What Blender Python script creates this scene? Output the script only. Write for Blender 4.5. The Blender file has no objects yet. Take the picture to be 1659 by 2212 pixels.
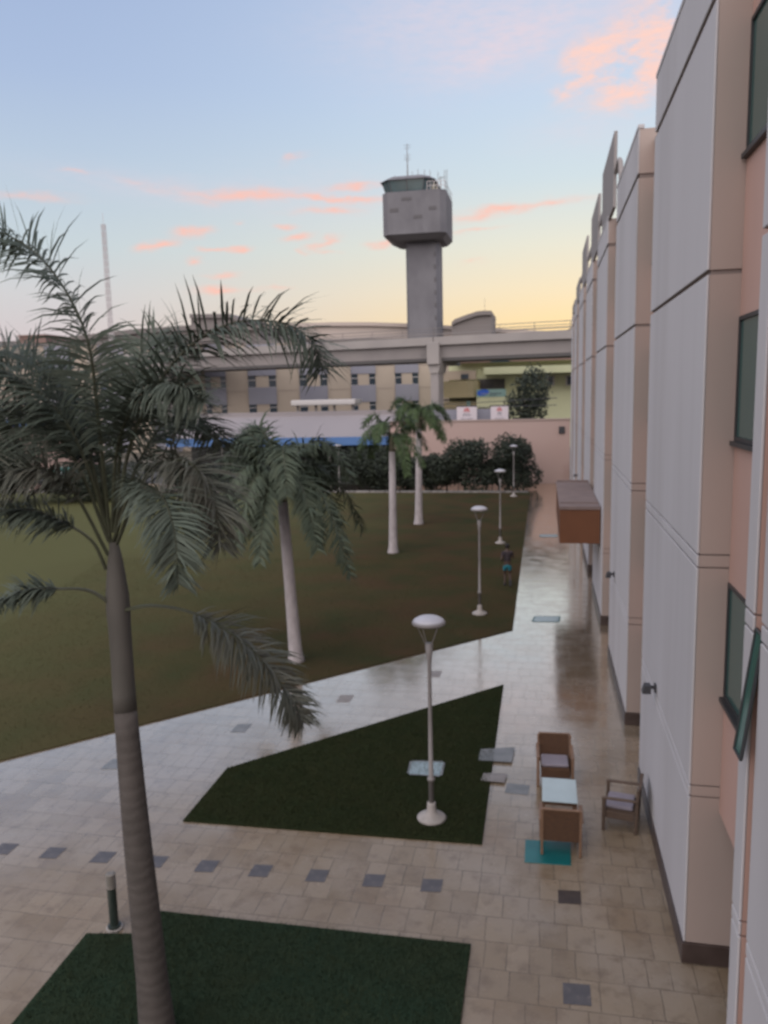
import bpy, math, random
import numpy as np
from mathutils import Vector, Matrix

S = bpy.context.scene
COL = S.collection
rnd = random.Random(7)
R_ = math.radians

# ------------------------------------------------------------------ camera
F_, YAW, PITCH, ROLL = 1703.2, 0.20181, 0.147528, 0.02338
CX, CY, W_ = 829.5, 1106.0, 1659.0
CAM = Vector((0, 0, 8.0))
FW = Vector((-math.sin(YAW)*math.cos(PITCH), math.cos(YAW)*math.cos(PITCH), -math.sin(PITCH)))
R0 = Vector((math.cos(YAW), math.sin(YAW), 0)); U0 = R0.cross(FW)
RT = R0*math.cos(ROLL) - U0*math.sin(ROLL)
UP = R0*math.sin(ROLL) + U0*math.cos(ROLL)
cam_d = bpy.data.cameras.new('camera'); cam = bpy.data.objects.new('camera', cam_d); COL.objects.link(cam)
cam.matrix_world = Matrix(((RT.x, UP.x, -FW.x, CAM.x), (RT.y, UP.y, -FW.y, CAM.y), (RT.z, UP.z, -FW.z, CAM.z), (0, 0, 0, 1)))
cam_d.sensor_fit = 'HORIZONTAL'; cam_d.sensor_width = 36; cam_d.lens = 36*F_/W_
cam_d.clip_start = 0.05; cam_d.clip_end = 5000
cam_d.dof.use_dof = True; cam_d.dof.focus_distance = 1.1; cam_d.dof.aperture_fstop = 10.0   # focus sits on the near window, the yard is a little soft
S.camera = cam
def ray(x, y): return FW + RT*((x-CX)/F_) - UP*((y-CY)/F_)
def at(x, y, Y): d = ray(x, y); return CAM + d*(Y/d.y)             # point seen there at distance Y
def gz(x, y, z=0.0): d = ray(x, y); return CAM + d*((z-8.0)/d.z)   # point seen there at height z
def onx(x, y, X): d = ray(x, y); return CAM + d*(X/d.x)
def s2l(c):
    return tuple((v/255/12.92 if v <= 10 else ((v/255+.055)/1.055)**2.4) for v in c)

# ------------------------------------------------------------------ world: dusk sky with pink clouds
def sky():
    w = bpy.data.worlds.new('World'); S.world = w; w.use_nodes = True
    nt = w.node_tree; N = nt.nodes; L = nt.links; N.clear()
    def nd(t, **k):
        n = N.new(t)
        for a, b in k.items(): setattr(n, a, b)
        return n
    def M(op, a, b=None, c=None, clamp=False):
        n = nd('ShaderNodeMath', operation=op, use_clamp=clamp)
        for i, v in enumerate((a, b, c)):
            if v is None: continue
            if isinstance(v, (int, float)): n.inputs[i].default_value = v
            else: L.new(v, n.inputs[i])
        return n.outputs[0]
    tc = nd('ShaderNodeTexCoord'); sep = nd('ShaderNodeSeparateXYZ'); L.new(tc.outputs['Generated'], sep.inputs[0])
    X, Y, Z = sep.outputs
    el = M('MULTIPLY', M('ARCSINE', Z), 180/math.pi)
    az = M('MULTIPLY', M('ARCTAN2', X, Y), 180/math.pi)
    def ramp(stops):
        n = nd('ShaderNodeValToRGB'); cr = n.color_ramp; cr.interpolation = 'B_SPLINE' if False else 'LINEAR'
        for i, (e, c) in enumerate(stops):
            p = max(0.0, min(1.0, (e+5)/95))
            q = cr.elements[i] if i < 2 else cr.elements.new(p)
            q.position = p; q.color = (*s2l(c), 1)
        L.new(M('DIVIDE', M('ADD', el, 5.0), 95.0), n.inputs[0]); return n.outputs[0]
    left = ramp([(-5, (150, 140, 145)), (90, (128, 146, 184)), (0, (196, 184, 192)), (4, (212, 201, 203)), (7, (211, 210, 212)), (10, (201, 213, 219)), (15, (187, 204, 223)), (20, (172, 191, 222)), (27, (160, 180, 216)), (45, (138, 160, 202))])
    right = ramp([(-5, (180, 150, 130)), (90, (128, 146, 184)), (0, (255, 212, 140)), (4, (254, 224, 166)), (7, (246, 230, 196)), (10, (232, 231, 215)), (14, (209, 224, 231)), (19, (197, 216, 237)), (26, (190, 207, 233)), (45, (150, 170, 208))])
    back = ramp([(-5, (120, 110, 120)), (90, (128, 146, 184)), (0, (150, 140, 155)), (8, (168, 160, 178)), (16, (160, 165, 190)), (30, (140, 155, 188))])
    # sunset lies just right of straight ahead
    SUNAZ = 6.0
    da = M('ABSOLUTE', M('SUBTRACT', az, SUNAZ))
    da = M('MINIMUM', da, M('SUBTRACT', 360.0, da))
    def mr(v, a, b):
        n = nd('ShaderNodeMapRange', interpolation_type='SMOOTHSTEP')
        L.new(v, n.inputs[0]); n.inputs[1].default_value = a; n.inputs[2].default_value = b; return n.outputs[0]
    def mix(f, a, b):
        n = nd('ShaderNodeMix', data_type='RGBA')
        if isinstance(f, float): n.inputs[0].default_value = f
        else: L.new(f, n.inputs[0])
        for v, i in ((a, 6), (b, 7)):
            if isinstance(v, tuple): n.inputs[i].default_value = (*v, 1)
            else: L.new(v, n.inputs[i])
        return n.outputs[2]
    c = mix(mr(da, 2, 42), right, left)
    c = mix(mr(da, 50, 130), c, back)
    # clouds in azimuth / elevation
    comb = nd('ShaderNodeCombineXYZ'); L.new(az, comb.inputs[0]); L.new(el, comb.inputs[1])
    def noise(scale, sx, sy, detail=5, off=0, rough=.55):
        mp = nd('ShaderNodeMapping'); L.new(comb.outputs[0], mp.inputs[0]); mp.inputs['Scale'].default_value = (sx, sy, 1); mp.inputs['Location'].default_value = (off, off*.7, 0)
        n = nd('ShaderNodeTexNoise'); n.inputs['Scale'].default_value = scale; n.inputs['Detail'].default_value = detail; n.inputs['Roughness'].default_value = rough
        L.new(mp.outputs[0], n.inputs['Vector']); return n
    wn = noise(1.0, .35, .9, 4, 3)
    wv = nd('ShaderNodeVectorMath', operation='MULTIPLY_ADD'); L.new(wn.outputs['Color'], wv.inputs[0]); wv.inputs[1].default_value = (3.0, 1.3, 0); wv.inputs[2].default_value = (-1.5, -.65, 0)
    wc = nd('ShaderNodeVectorMath', operation='ADD'); L.new(comb.outputs[0], wc.inputs[0]); L.new(wv.outputs[0], wc.inputs[1])
    def azel(x, y):
        d = ray(x, y).normalized(); return math.degrees(math.atan2(d.x, d.y)), math.degrees(math.asin(d.z))
    def blobs(lst):
        tot = None
        for (x, y, wx, wy, tilt, s) in lst:
            a, e = azel(x, y); k = math.degrees(1/F_)
            mp = nd('ShaderNodeMapping', vector_type='TEXTURE'); L.new(wc.outputs[0], mp.inputs[0])
            mp.inputs['Location'].default_value = (a, e, 0); mp.inputs['Rotation'].default_value = (0, 0, R_(tilt)); mp.inputs['Scale'].default_value = (wx*k*1.7, wy*k*1.9, 1)
            g = nd('ShaderNodeTexGradient', gradient_type='QUADRATIC_SPHERE'); L.new(mp.outputs[0], g.inputs[0])
            v = M('MULTIPLY', g.outputs['Fac'], s)
            tot = v if tot is None else M('ADD', tot, v)
        return tot
    fine = noise(1.0, .8, 2.6, 6, 11, .6)
    ff = mr(fine.outputs['Fac'], .22, .68)
    pinks = [(165, 372, 40, 7, 0, .5), (60, 423, 110, 8, 0, .55), (300, 392, 90, 12, -14, .25), (430, 415, 120, 16, -8, .4), (545, 420, 100, 16, 4, .9), (690, 430, 90, 8, -4, .9), (790, 435, 70, 8, 0, .8),
             (635, 338, 45, 9, 18, .5), (760, 402, 70, 11, 4, .95), (715, 458, 90, 9, 0, .8), (413, 504, 44, 11, 0, 1.1), (335, 532, 50, 11, 10, 1.0), (465, 538, 40, 6, 0, .9), (522, 541, 34, 8, 5, .9),
             (425, 561, 28, 8, 0, .8), (612, 490, 30, 6, 0, .8), (640, 513, 40, 8, 6, .9), (700, 524, 45, 10, 20, .9), (712, 541, 24, 6, 0, .7), (648, 546, 14, 6, 0, .6), (820, 523, 36, 10, 4, .9), (475, 597, 42, 7, 0, .7),
             (472, 627, 72, 10, 2, .9), (597, 622, 40, 6, 0, .6), (1060, 458, 110, 12, 9, .9), (1190, 441, 110, 10, 4, .65), (1030, 497, 80, 6, 2, .6), (1020, 570, 40, 7, 6, .35), (510, 483, 20, 6, 0, .5)]
    big = [(1390, 110, 150, 85, 20, 1.2), (1470, 60, 120, 70, 30, .9), (1250, 160, 60, 30, 10, .9), (1345, 205, 80, 20, 10, .95), (1290, 95, 80, 22, 12, .5), (1235, 185, 40, 12, 30, .6), (1330, 150, 90, 30, -20, .6)]
    wisps = [(1150, 60, 330, 80, 8, .75), (900, 30, 260, 60, 6, .4), (1050, 130, 110, 30, 12, .45), (300, 400, 260, 30, -4, .3), (700, 420, 240, 60, 0, .3), (1250, 280, 150, 40, 0, .3)]
    # clouds elsewhere in the sky, out of this view
    gen = noise(1.0, .05, .22, 6, 31, .6)
    gm = M('MULTIPLY', mr(gen.outputs['Fac'], .55, .75), mr(da, 60, 90))
    wf = M('MULTIPLY', blobs(wisps), M('MULTIPLY_ADD', ff, .6, .4), clamp=True)
    c = mix(wf, c, s2l((232, 214, 222)))
    mid = noise(1.0, .16, .34, 6, 5, .62)
    bf = M('MULTIPLY', mr(M('MULTIPLY', blobs(big), mr(mid.outputs['Fac'], .34, .66)), .0, .8), M('MULTIPLY_ADD', ff, .5, .5), clamp=True)
    c = mix(M('MULTIPLY', bf, 1.0), c, s2l((255, 212, 199)))
    pf = M('MULTIPLY', mr(blobs(pinks), .0, .85), M('MULTIPLY_ADD', ff, .6, .4), clamp=True)
    c = mix(M('MULTIPLY', pf, .92), c, s2l((255, 196, 180)))
    c = mix(M('MULTIPLY', gm, .5), c, s2l((205, 170, 178)))
    # a faint share of the physical sky at sunset
    st = nd('ShaderNodeTexSky', sky_type='NISHITA', sun_disc=False); st.sun_elevation = R_(1.5); st.sun_rotation = R_(SUNAZ)
    sk = nd('ShaderNodeMix', data_type='RGBA', blend_type='ADD'); sk.inputs[0].default_value = .004; L.new(c, sk.inputs[6]); L.new(st.outputs[0], sk.inputs[7])
    # fill glow added overhead and behind, outside the view, to brighten ground and facades
    def addl(f, a, col):
        vm = nd('ShaderNodeVectorMath', operation='SCALE'); vm.inputs[0].default_value = col; L.new(f, vm.inputs['Scale'])
        va_ = nd('ShaderNodeVectorMath', operation='ADD'); L.new(a, va_.inputs[0]); L.new(vm.outputs[0], va_.inputs[1]); return va_.outputs[0]
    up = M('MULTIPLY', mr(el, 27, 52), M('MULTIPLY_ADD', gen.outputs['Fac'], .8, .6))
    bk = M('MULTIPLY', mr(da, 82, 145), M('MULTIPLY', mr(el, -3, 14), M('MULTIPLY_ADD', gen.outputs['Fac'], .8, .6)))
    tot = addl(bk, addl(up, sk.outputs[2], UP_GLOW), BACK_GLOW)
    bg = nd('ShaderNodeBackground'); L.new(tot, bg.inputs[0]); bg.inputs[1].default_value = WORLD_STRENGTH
    out = nd('ShaderNodeOutputWorld'); L.new(bg.outputs[0], out.inputs[0])
    w.cycles.sampling_method = 'MANUAL'; w.cycles.sample_map_resolution = 512
WORLD_STRENGTH = 1.0
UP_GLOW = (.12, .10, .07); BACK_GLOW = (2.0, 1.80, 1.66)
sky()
sun_d = bpy.data.lights.new('sun', 'SUN'); sun_d.energy = 0.25; sun_d.angle = R_(12); sun_d.color = (1, .72, .5)
sun = bpy.data.objects.new('sun', sun_d); COL.objects.link(sun)
_d = Vector((math.sin(R_(6))*math.cos(R_(2)), math.cos(R_(6))*math.cos(R_(2)), math.sin(R_(2))))
sun.rotation_euler = _d.to_track_quat('Z', 'Y').to_euler()
S.view_settings.view_transform = 'Standard'; S.view_settings.look = 'None'; S.view_settings.exposure = 0.0; S.view_settings.gamma = 1
S.render.engine = 'CYCLES'
S.cycles.max_bounces = 6; S.cycles.diffuse_bounces = 3; S.cycles.transparent_max_bounces = 8
S.cycles.caustics_reflective = False; S.cycles.caustics_refractive = False
S.cycles.filter_width = 1.8

# ------------------------------------------------------------------ materials
def mat(name, col, rough=.75, col2=None, scale=2.0, stretch=(1, 1, 1), bump=0.0, bscale=30.0, spec=.5, metal=0.0, coords='Object', lo=.35, hi=.65, detail=6, dirt=None, trans=None, xgrad=None):
    m = bpy.data.materials.new(name); m.use_nodes = True
    nt = m.node_tree; N = nt.nodes; L = nt.links; b = N['Principled BSDF']
    b.inputs['Roughness'].default_value = rough; b.inputs['Metallic'].default_value = metal; b.inputs['Specular IOR Level'].default_value = spec
    b.inputs['Base Color'].default_value = (*col, 1)
    if trans: b.inputs['Transmission Weight'].default_value = trans
    tc = N.new('ShaderNodeTexCoord'); mp = N.new('ShaderNodeMapping'); L.new(tc.outputs[coords], mp.inputs[0]); mp.inputs['Scale'].default_value = stretch
    last = None
    def nz(sc, d=detail):
        n = N.new('ShaderNodeTexNoise'); n.inputs['Scale'].default_value = sc; n.inputs['Detail'].default_value = d; L.new(mp.outputs[0], n.inputs['Vector']); return n.outputs['Fac']
    def mx(f, a, c, blend='MIX'):
        x = N.new('ShaderNodeMix'); x.data_type = 'RGBA'; x.blend_type = blend; L.new(f, x.inputs[0])
        for v, i in ((a, 6), (c, 7)):
            if isinstance(v, tuple): x.inputs[i].default_value = (*v, 1)
            else: L.new(v, x.inputs[i])
        return x.outputs[2]
    def mrange(f, a, c):
        r = N.new('ShaderNodeMapRange'); L.new(f, r.inputs[0]); r.inputs[1].default_value = a; r.inputs[2].default_value = c; return r.outputs[0]
    if col2 is not None:
        last = mx(mrange(nz(scale), lo, hi), tuple(col), tuple(col2)); L.new(last, b.inputs['Base Color'])
    if dirt is not None:
        dcol, dscale, dlo, dhi = dirt
        last = mx(mrange(nz(dscale, 8), dlo, dhi), last if last is not None else tuple(col), tuple(dcol)); L.new(last, b.inputs['Base Color'])
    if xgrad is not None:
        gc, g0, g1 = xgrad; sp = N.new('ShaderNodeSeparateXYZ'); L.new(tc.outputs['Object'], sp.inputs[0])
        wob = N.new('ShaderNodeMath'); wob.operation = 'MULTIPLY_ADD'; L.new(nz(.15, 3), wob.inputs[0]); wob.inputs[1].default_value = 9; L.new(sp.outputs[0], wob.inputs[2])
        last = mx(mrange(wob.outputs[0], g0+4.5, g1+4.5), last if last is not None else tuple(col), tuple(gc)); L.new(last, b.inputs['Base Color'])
    if bump:
        bn = N.new('ShaderNodeBump'); bn.inputs['Strength'].default_value = min(1, bump); bn.inputs['Distance'].default_value = .02
        L.new(nz(bscale, 4), bn.inputs['Height']); L.new(bn.outputs[0], b.inputs['Normal'])
    return m

def paving_mat():
    m = bpy.data.materials.new('stone_paving'); m.use_nodes = True
    nt = m.node_tree; N = nt.nodes; L = nt.links; b = N['Principled BSDF']
    tc = N.new('ShaderNodeTexCoord')
    def brick(w, h, off, freq, sq=1.0):
        k = N.new('ShaderNodeTexBrick'); k.offset = off; k.offset_frequency = freq; k.squash = sq; k.squash_frequency = 3
        k.inputs['Scale'].default_value = 1; k.inputs['Brick Width'].default_value = w; k.inputs['Row Height'].default_value = h
        k.inputs['Mortar Size'].default_value = .0065; k.inputs['Mortar Smooth'].default_value = .25; k.inputs['Bias'].default_value = 0
        k.inputs['Color1'].default_value = (0, 0, 0, 1); k.inputs['Color2'].default_value = (1, 1, 1, 1); k.inputs['Mortar'].default_value = (.5, .5, .5, 1)
        return k
    def nz(sc, d=5, st=(1, 1, 1), ro=.55):
        mp = N.new('ShaderNodeMapping'); mp.inputs['Scale'].default_value = st; L.new(tc.outputs['Object'], mp.inputs[0])
        n = N.new('ShaderNodeTexNoise'); n.inputs['Scale'].default_value = sc; n.inputs['Detail'].default_value = d; n.inputs['Roughness'].default_value = ro; L.new(mp.outputs[0], n.inputs['Vector']); return n
    def mx(f, a, c, blend='MIX'):
        x = N.new('ShaderNodeMix'); x.data_type = 'RGBA'; x.blend_type = blend
        if isinstance(f, float): x.inputs[0].default_value = f
        else: L.new(f, x.inputs[0])
        for v, i in ((a, 6), (c, 7)):
            if isinstance(v, tuple): x.inputs[i].default_value = (*v, 1)
            else: L.new(v, x.inputs[i])
        return x.outputs[2]
    def mr(f, a, c, o0=0, o1=1):
        r = N.new('ShaderNodeMapRange'); L.new(f, r.inputs[0]); r.inputs[1].default_value = a; r.inputs[2].default_value = c; r.inputs[3].default_value = o0; r.inputs[4].default_value = o1; return r.outputs[0]
    # hand-laid look: the joints wander a little
    wv = N.new('ShaderNodeVectorMath'); wv.operation = 'MULTIPLY_ADD'; L.new(nz(2.2, 3).outputs['Color'], wv.inputs[0]); wv.inputs[1].default_value = (.035, .035, 0); L.new(tc.outputs['Object'], wv.inputs[2])
    k1 = brick(.40, .56, .43, 2, .8); L.new(wv.outputs[0], k1.inputs['Vector'])
    per = k1.outputs['Color']; mort = k1.outputs['Fac']
    base = mx(per, (.195, .147, .096), (.265, .208, .146))
    base = mx(mr(nz(.55, 5).outputs['Fac'], .42, .66), base, (.27, .222, .172))
    base = mx(mr(nz(.5, 7).outputs['Fac'], .53, .75, 0, .7), base, (.175, .113, .062))
    base = mx(mr(nz(3.1, 7, ro=.65).outputs['Fac'], .50, .74, 0, .7), base, (.125, .088, .058))
    base = mx(mr(nz(12, 6, ro=.7).outputs['Fac'], .58, .8, 0, .45), base, (.12, .10, .08))
    jn = N.new('ShaderNodeMath'); jn.operation = 'MULTIPLY'; L.new(mort, jn.inputs[0]); L.new(mr(nz(1.6, 4).outputs['Fac'], .35, .65, .25, 1), jn.inputs[1])
    base = mx(jn.outputs[0], base, (.075, .060, .046))
    L.new(base, b.inputs['Base Color'])
    L.new(mr(nz(1.3, 5).outputs['Fac'], .3, .7, .16, .36), b.inputs['Roughness'])
    b.inputs['IOR'].default_value = 1.42
    h = N.new('ShaderNodeMath'); h.operation = 'MULTIPLY_ADD'; L.new(mort, h.inputs[0]); h.inputs[1].default_value = -.5; L.new(mx(.5, nz(1.0, 3, (.6, 3.0, 1)).outputs['Fac'], per), h.inputs[2])
    h2 = N.new('ShaderNodeMath'); h2.operation = 'MULTIPLY_ADD'; L.new(nz(14, 4).outputs['Fac'], h2.inputs[0]); h2.inputs[1].default_value = .10; L.new(h.outputs[0], h2.inputs[2])
    bn = N.new('ShaderNodeBump'); bn.inputs['Strength'].default_value = .6; bn.inputs['Distance'].default_value = .012; L.new(h2.outputs[0], bn.inputs['Height']); L.new(bn.outputs[0], b.inputs['Normal'])
    b.inputs['Coat Weight'].default_value = .08; b.inputs['Coat Roughness'].default_value = .15
    bn2 = N.new('ShaderNodeBump'); bn2.inputs['Strength'].default_value = .42; bn2.inputs['Distance'].default_value = .01; L.new(h2.outputs[0], bn2.inputs['Height']); L.new(bn2.outputs[0], b.inputs['Coat Normal'])
    # worn, damp stone: strong sheen at grazing angles
    lw = N.new('ShaderNodeLayerWeight'); lw.inputs['Blend'].default_value = .5; L.new(bn2.outputs[0], lw.inputs['Normal'])
    gl = N.new('ShaderNodeBsdfGlossy'); gl.inputs['Color'].default_value = (1, .93, .83, 1); L.new(mr(nz(1.3, 5).outputs['Fac'], .3, .7, .08, .2), gl.inputs['Roughness']); L.new(bn2.outputs[0], gl.inputs['Normal'])
    ms_ = N.new('ShaderNodeMixShader'); L.new(mr(lw.outputs['Facing'], .49, .80, 0, .94), ms_.inputs[0]); L.new(b.outputs[0], ms_.inputs[1]); L.new(gl.outputs[0], ms_.inputs[2])
    L.new(ms_.outputs[0], N['Material Output'].inputs['Surface'])
    return m

def trunk_mat(name, c1, c2, ring):
    m = mat(name, c1, .85, c2, 5, (1, 1, .5), 0)
    nt = m.node_tree; N = nt.nodes; L = nt.links; b = N['Principled BSDF']
    tc = N.new('ShaderNodeTexCoord'); wv = N.new('ShaderNodeTexWave'); wv.bands_direction = 'Z'; wv.inputs['Scale'].default_value = ring; wv.inputs['Distortion'].default_value = 4.5; wv.inputs['Detail'].default_value = 3; wv.inputs['Detail Scale'].default_value = 1.5
    L.new(tc.outputs['Object'], wv.inputs['Vector'])
    bn = N.new('ShaderNodeBump'); bn.inputs['Strength'].default_value = .35; bn.inputs['Distance'].default_value = .012; L.new(wv.outputs['Fac'], bn.inputs['Height']); L.new(bn.outputs[0], b.inputs['Normal'])
    src = b.inputs['Base Color'].links[0].from_socket
    x = N.new('ShaderNodeMix'); x.data_type = 'RGBA'; x.blend_type = 'MULTIPLY'; x.inputs[0].default_value = .12; L.new(src, x.inputs[6])
    rr = N.new('ShaderNodeValToRGB'); rr.color_ramp.elements[0].color = (.45, .42, .4, 1); rr.color_ramp.elements[1].position = .35; L.new(wv.outputs['Fac'], rr.inputs[0]); L.new(rr.outputs[0], x.inputs[7]); L.new(x.outputs[2], b.inputs['Base Color'])
    return m

MT = dict(
    ground=mat('dry_earth', (.16, .14, .11), .95, (.1, .09, .07), .05),
    asphalt=mat('asphalt', (.05, .05, .052), .85, (.075, .073, .07), .6, bump=.3),
    paving=paving_mat(),
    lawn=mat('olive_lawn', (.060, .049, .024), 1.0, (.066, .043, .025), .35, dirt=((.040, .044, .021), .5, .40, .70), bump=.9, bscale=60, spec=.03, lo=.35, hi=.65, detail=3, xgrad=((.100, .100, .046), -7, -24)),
    turf=mat('dark_green_lawn', (.019, .026, .012), 1.0, (.025, .028, .013), .6, dirt=((.026, .030, .012), 22, .48, .75), bump=.9, bscale=70, spec=.05),
    turf2=mat('deep_green_lawn', (.022, .040, .025), 1.0, (.028, .036, .020), .5, dirt=((.026, .036, .019), 22, .48, .75), bump=.9, bscale=70, spec=.05),
    kerb=mat('white_kerb_paint', (.26, .25, .24), .8, (.12, .115, .11), 3),
    white=mat('white_wall_paint', (.52, .505, .515), .8, (.475, .46, .47), .45, (1, 1, .12), dirt=((.43, .41, .41), .9, .5, .85)),
    cream=mat('beige_side_paint', (.40, .325, .29), .8, (.36, .29, .26), .6, (1, 1, .4)),
    pink=mat('pink_wall_paint', (.52, .34, .285), .8, (.46, .30, .25), .6, (1, 1, .4)),
    plinth=mat('dark_brown_stone', (.05, .034, .03), .4, (.07, .05, .045), 4),
    groove=mat('groove_shadow_paint', (.24, .20, .185), .9),
    frame=mat('dark_window_frame', (.03, .032, .035), .45),
    glass=mat('teal_window_glass', (.045, .105, .095), .12, (.055, .12, .11), .4, spec=.4),
    leafglass=mat('open_teal_glass', (.04, .115, .095), .12, (.05, .13, .11), .8, spec=.6),
    canopyface=mat('orange_brown_panel', (.15, .058, .024), .75, (.13, .05, .021), 1.5),
    canopytop=mat('dusty_pink_slab', (.22, .165, .15), .9, (.18, .135, .125), 2),
    pole=mat('grey_lamp_paint', (.24, .222, .215), .6, (.20, .186, .18), 4),
    dome=mat('white_lamp_dome', (.46, .455, .49), .4, (.42, .415, .45), 3),
    bollard=mat('dark_green_metal', (.018, .028, .024), .4, (.028, .036, .03), 8),
    bolhead=mat('grey_louvre', (.20, .18, .16), .5, (.15, .14, .12), 6),
    concrete=mat('pad_concrete', (.36, .33, .31), .9, (.28, .26, .24), 5, bump=.3),
    wicker=mat('brown_wicker', (.115, .056, .027), .75, (.08, .04, .021), 14, (1, 1, 4), bump=.8, bscale=70),
    wood=mat('tan_wood_trim', (.22, .13, .08), .5, (.16, .095, .06), 6, (1, 1, 8)),
    wood2=mat('weathered_tan_wicker', (.13, .088, .062), .75, (.095, .064, .047), 10, (1, 1, 4), bump=.8, bscale=60),
    cushion=mat('lavender_cushion', (.26, .235, .27), .9, (.23, .205, .24), 5, bump=.3, bscale=80),
    tabletop=mat('white_glass_tabletop', (.42, .50, .50), .12, (.38, .45, .45), 3, spec=.8),
    mat_=mat('teal_glossy_mat', (.012, .14, .14), .3, (.010, .11, .115), 3, spec=.6),
    tile=mat('dark_inlaid_stone', (.075, .07, .075), .45, (.10, .092, .095), 5, dirt=((.15, .13, .12), 9, .58, .75), bump=.3),
    tilebrown=mat('dark_brown_inlaid_stone', (.06, .045, .038), .5, (.045, .034, .03), 6),
    slab=mat('grey_slate_slab', (.14, .15, .155), .45, (.19, .195, .20), 4, bump=.3),
    slab2=mat('pale_grey_slab', (.24, .22, .21), .5, (.19, .17, .16), 5),
    cover=mat('pale_blue_cover', (.30, .38, .40), .25, (.25, .32, .34), 4),
    coverrim=mat('teal_cover_rim', (.05, .12, .115), .4),
    trunk=trunk_mat('ringed_brown_trunk', (.078, .067, .060), (.060, .052, .046), 2.2),
    crownshaft=mat('grey_green_crownshaft', (.078, .071, .061), .8, (.062, .057, .048), 4, (1, 1, .3)),
    tanshaft=mat('tan_crownshaft', (.17, .145, .105), .8, (.12, .11, .075), 4, (1, 1, .3)),
    whitetrunk=trunk_mat('whitewashed_trunk', (.44, .40, .405), (.34, .31, .31), 4.0),
    leaf=mat('palm_leaf', (.082, .104, .082), .65, (.098, .116, .090), 3, spec=.2),
    leafold=mat('drying_palm_leaf', (.090, .100, .082), .65, (.096, .094, .074), 3, spec=.2),
    stem=mat('palm_stem', (.05, .055, .03), .5, (.04, .042, .025), 5),
    leafmid=mat('mid_palm_leaf', (.062, .082, .058), .65, (.078, .096, .064), 3, spec=.2),
    leafbright=mat('light_palm_leaf', (.070, .105, .042), .6, (.055, .085, .040), 3, spec=.2),
    bush=mat('bush_leaf', (.018, .025, .018), .8, (.030, .040, .022), 1.5),
    wallpink=mat('boundary_wall_pink', (.42, .30, .265), .9, (.46, .36, .33), .06, (1, 1, 1), dirt=((.34, .23, .20), .25, .6, .8)),
    coping=mat('wall_coping', (.36, .28, .25), .9),
    lilac=mat('lilac_metal_roof', (.28, .255, .258), .6, (.25, .23, .235), .1, spec=.1),
    blue=mat('blue_fascia_paint', (.075, .17, .38), .6, (.068, .155, .35), 1),
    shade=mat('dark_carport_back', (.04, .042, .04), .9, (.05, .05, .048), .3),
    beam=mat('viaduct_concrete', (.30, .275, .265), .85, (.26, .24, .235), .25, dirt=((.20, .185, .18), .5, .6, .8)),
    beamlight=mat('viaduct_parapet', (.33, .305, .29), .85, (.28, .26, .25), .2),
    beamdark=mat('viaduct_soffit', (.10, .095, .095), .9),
    rail=mat('grey_railing', (.20, .18, .17), .6),
    beige=mat('beige_cladding', (.44, .37, .30), .85, (.39, .33, .27), .15),
    greybay=mat('blue_grey_spandrel', (.25, .25, .29), .6, (.22, .22, .265), .2),
    farglass=mat('far_window_glass', (.035, .05, .065), .15, spec=.6),
    fartrim=mat('far_white_trim', (.46, .44, .43), .6),
    yellowgreen=mat('yellow_green_render', (.66, .68, .44), .8, (.60, .62, .40), .3),
    yg2=mat('ochre_balcony_render', (.48, .41, .24), .8, (.42, .36, .21), .3),
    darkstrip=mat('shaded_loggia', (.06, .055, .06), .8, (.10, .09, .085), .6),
    signteal=mat('pale_teal_sign', (.26, .42, .38), .5, (.24, .39, .36), .5),
    signblue=mat('blue_sign_logo', (.03, .13, .62), .5),
    ink=mat('dark_sign_lettering', (.06, .07, .10), .6),
    poster=mat('white_poster', (.60, .54, .57), .6, (.55, .50, .53), .4),
    red=mat('red_poster_mark', (.45, .11, .11), .6),
    hall=mat('hall_metal_roof', (.50, .43, .38), .8, (.46, .39, .35), .02),
    greyhall=mat('grey_block', (.20, .18, .17), .85, (.17, .155, .15), .05),
    brownblock=mat('brown_block', (.22, .145, .125), .85),
    tower=mat('tower_concrete', (.19, .187, .20), .9, (.145, .142, .154), .16, (1, 1, .6), dirt=((.14, .137, .15), .35, .55, .75)),
    towerdark=mat('tower_underside', (.12, .115, .12), .9),
    towerglass=mat('tower_cab_glass', (.10, .16, .17), .12, (.06, .10, .11), .1, spec=.6),
    mast=mat('hazed_mast_paint', (.55, .51, .51), .8),  # haze put into this pale base colour
    carpaint=mat('white_car_paint', (.68, .70, .72), .3),
    carteal=mat('car_window', (.06, .20, .19), .1, spec=.7),
    tyre=mat('tyre_rubber', (.015, .015, .015), .9),
    skin=mat('skin', (.06, .036, .026), .6), shirt=mat('dark_shirt', (.028, .022, .026), .9, (.04, .03, .035), 9), shorts=mat('turquoise_shorts', (.015, .17, .22), .8, (.015, .145, .185), 9),
    hair=mat('black_hair', (.012, .010, .010), .7), shoe=mat('dark_shoe', (.03, .03, .035), .7),
    blade3=mat('olive_grass_blade', (.075, .066, .032), .95, (.066, .060, .030), .3, spec=.1),
    blade=mat('dark_grass_blade', (.025, .036, .015), .95, (.033, .039, .017), 3, spec=.1), blade2=mat('deep_grass_blade', (.027, .047, .030), .95, (.034, .047, .026), 3, spec=.1),
    fixture=mat('dark_fixture', (.04, .04, .045), .5), grass=mat('grass_blade', (.03, .05, .018), .8, (.045, .055, .022), 2),
)

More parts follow.
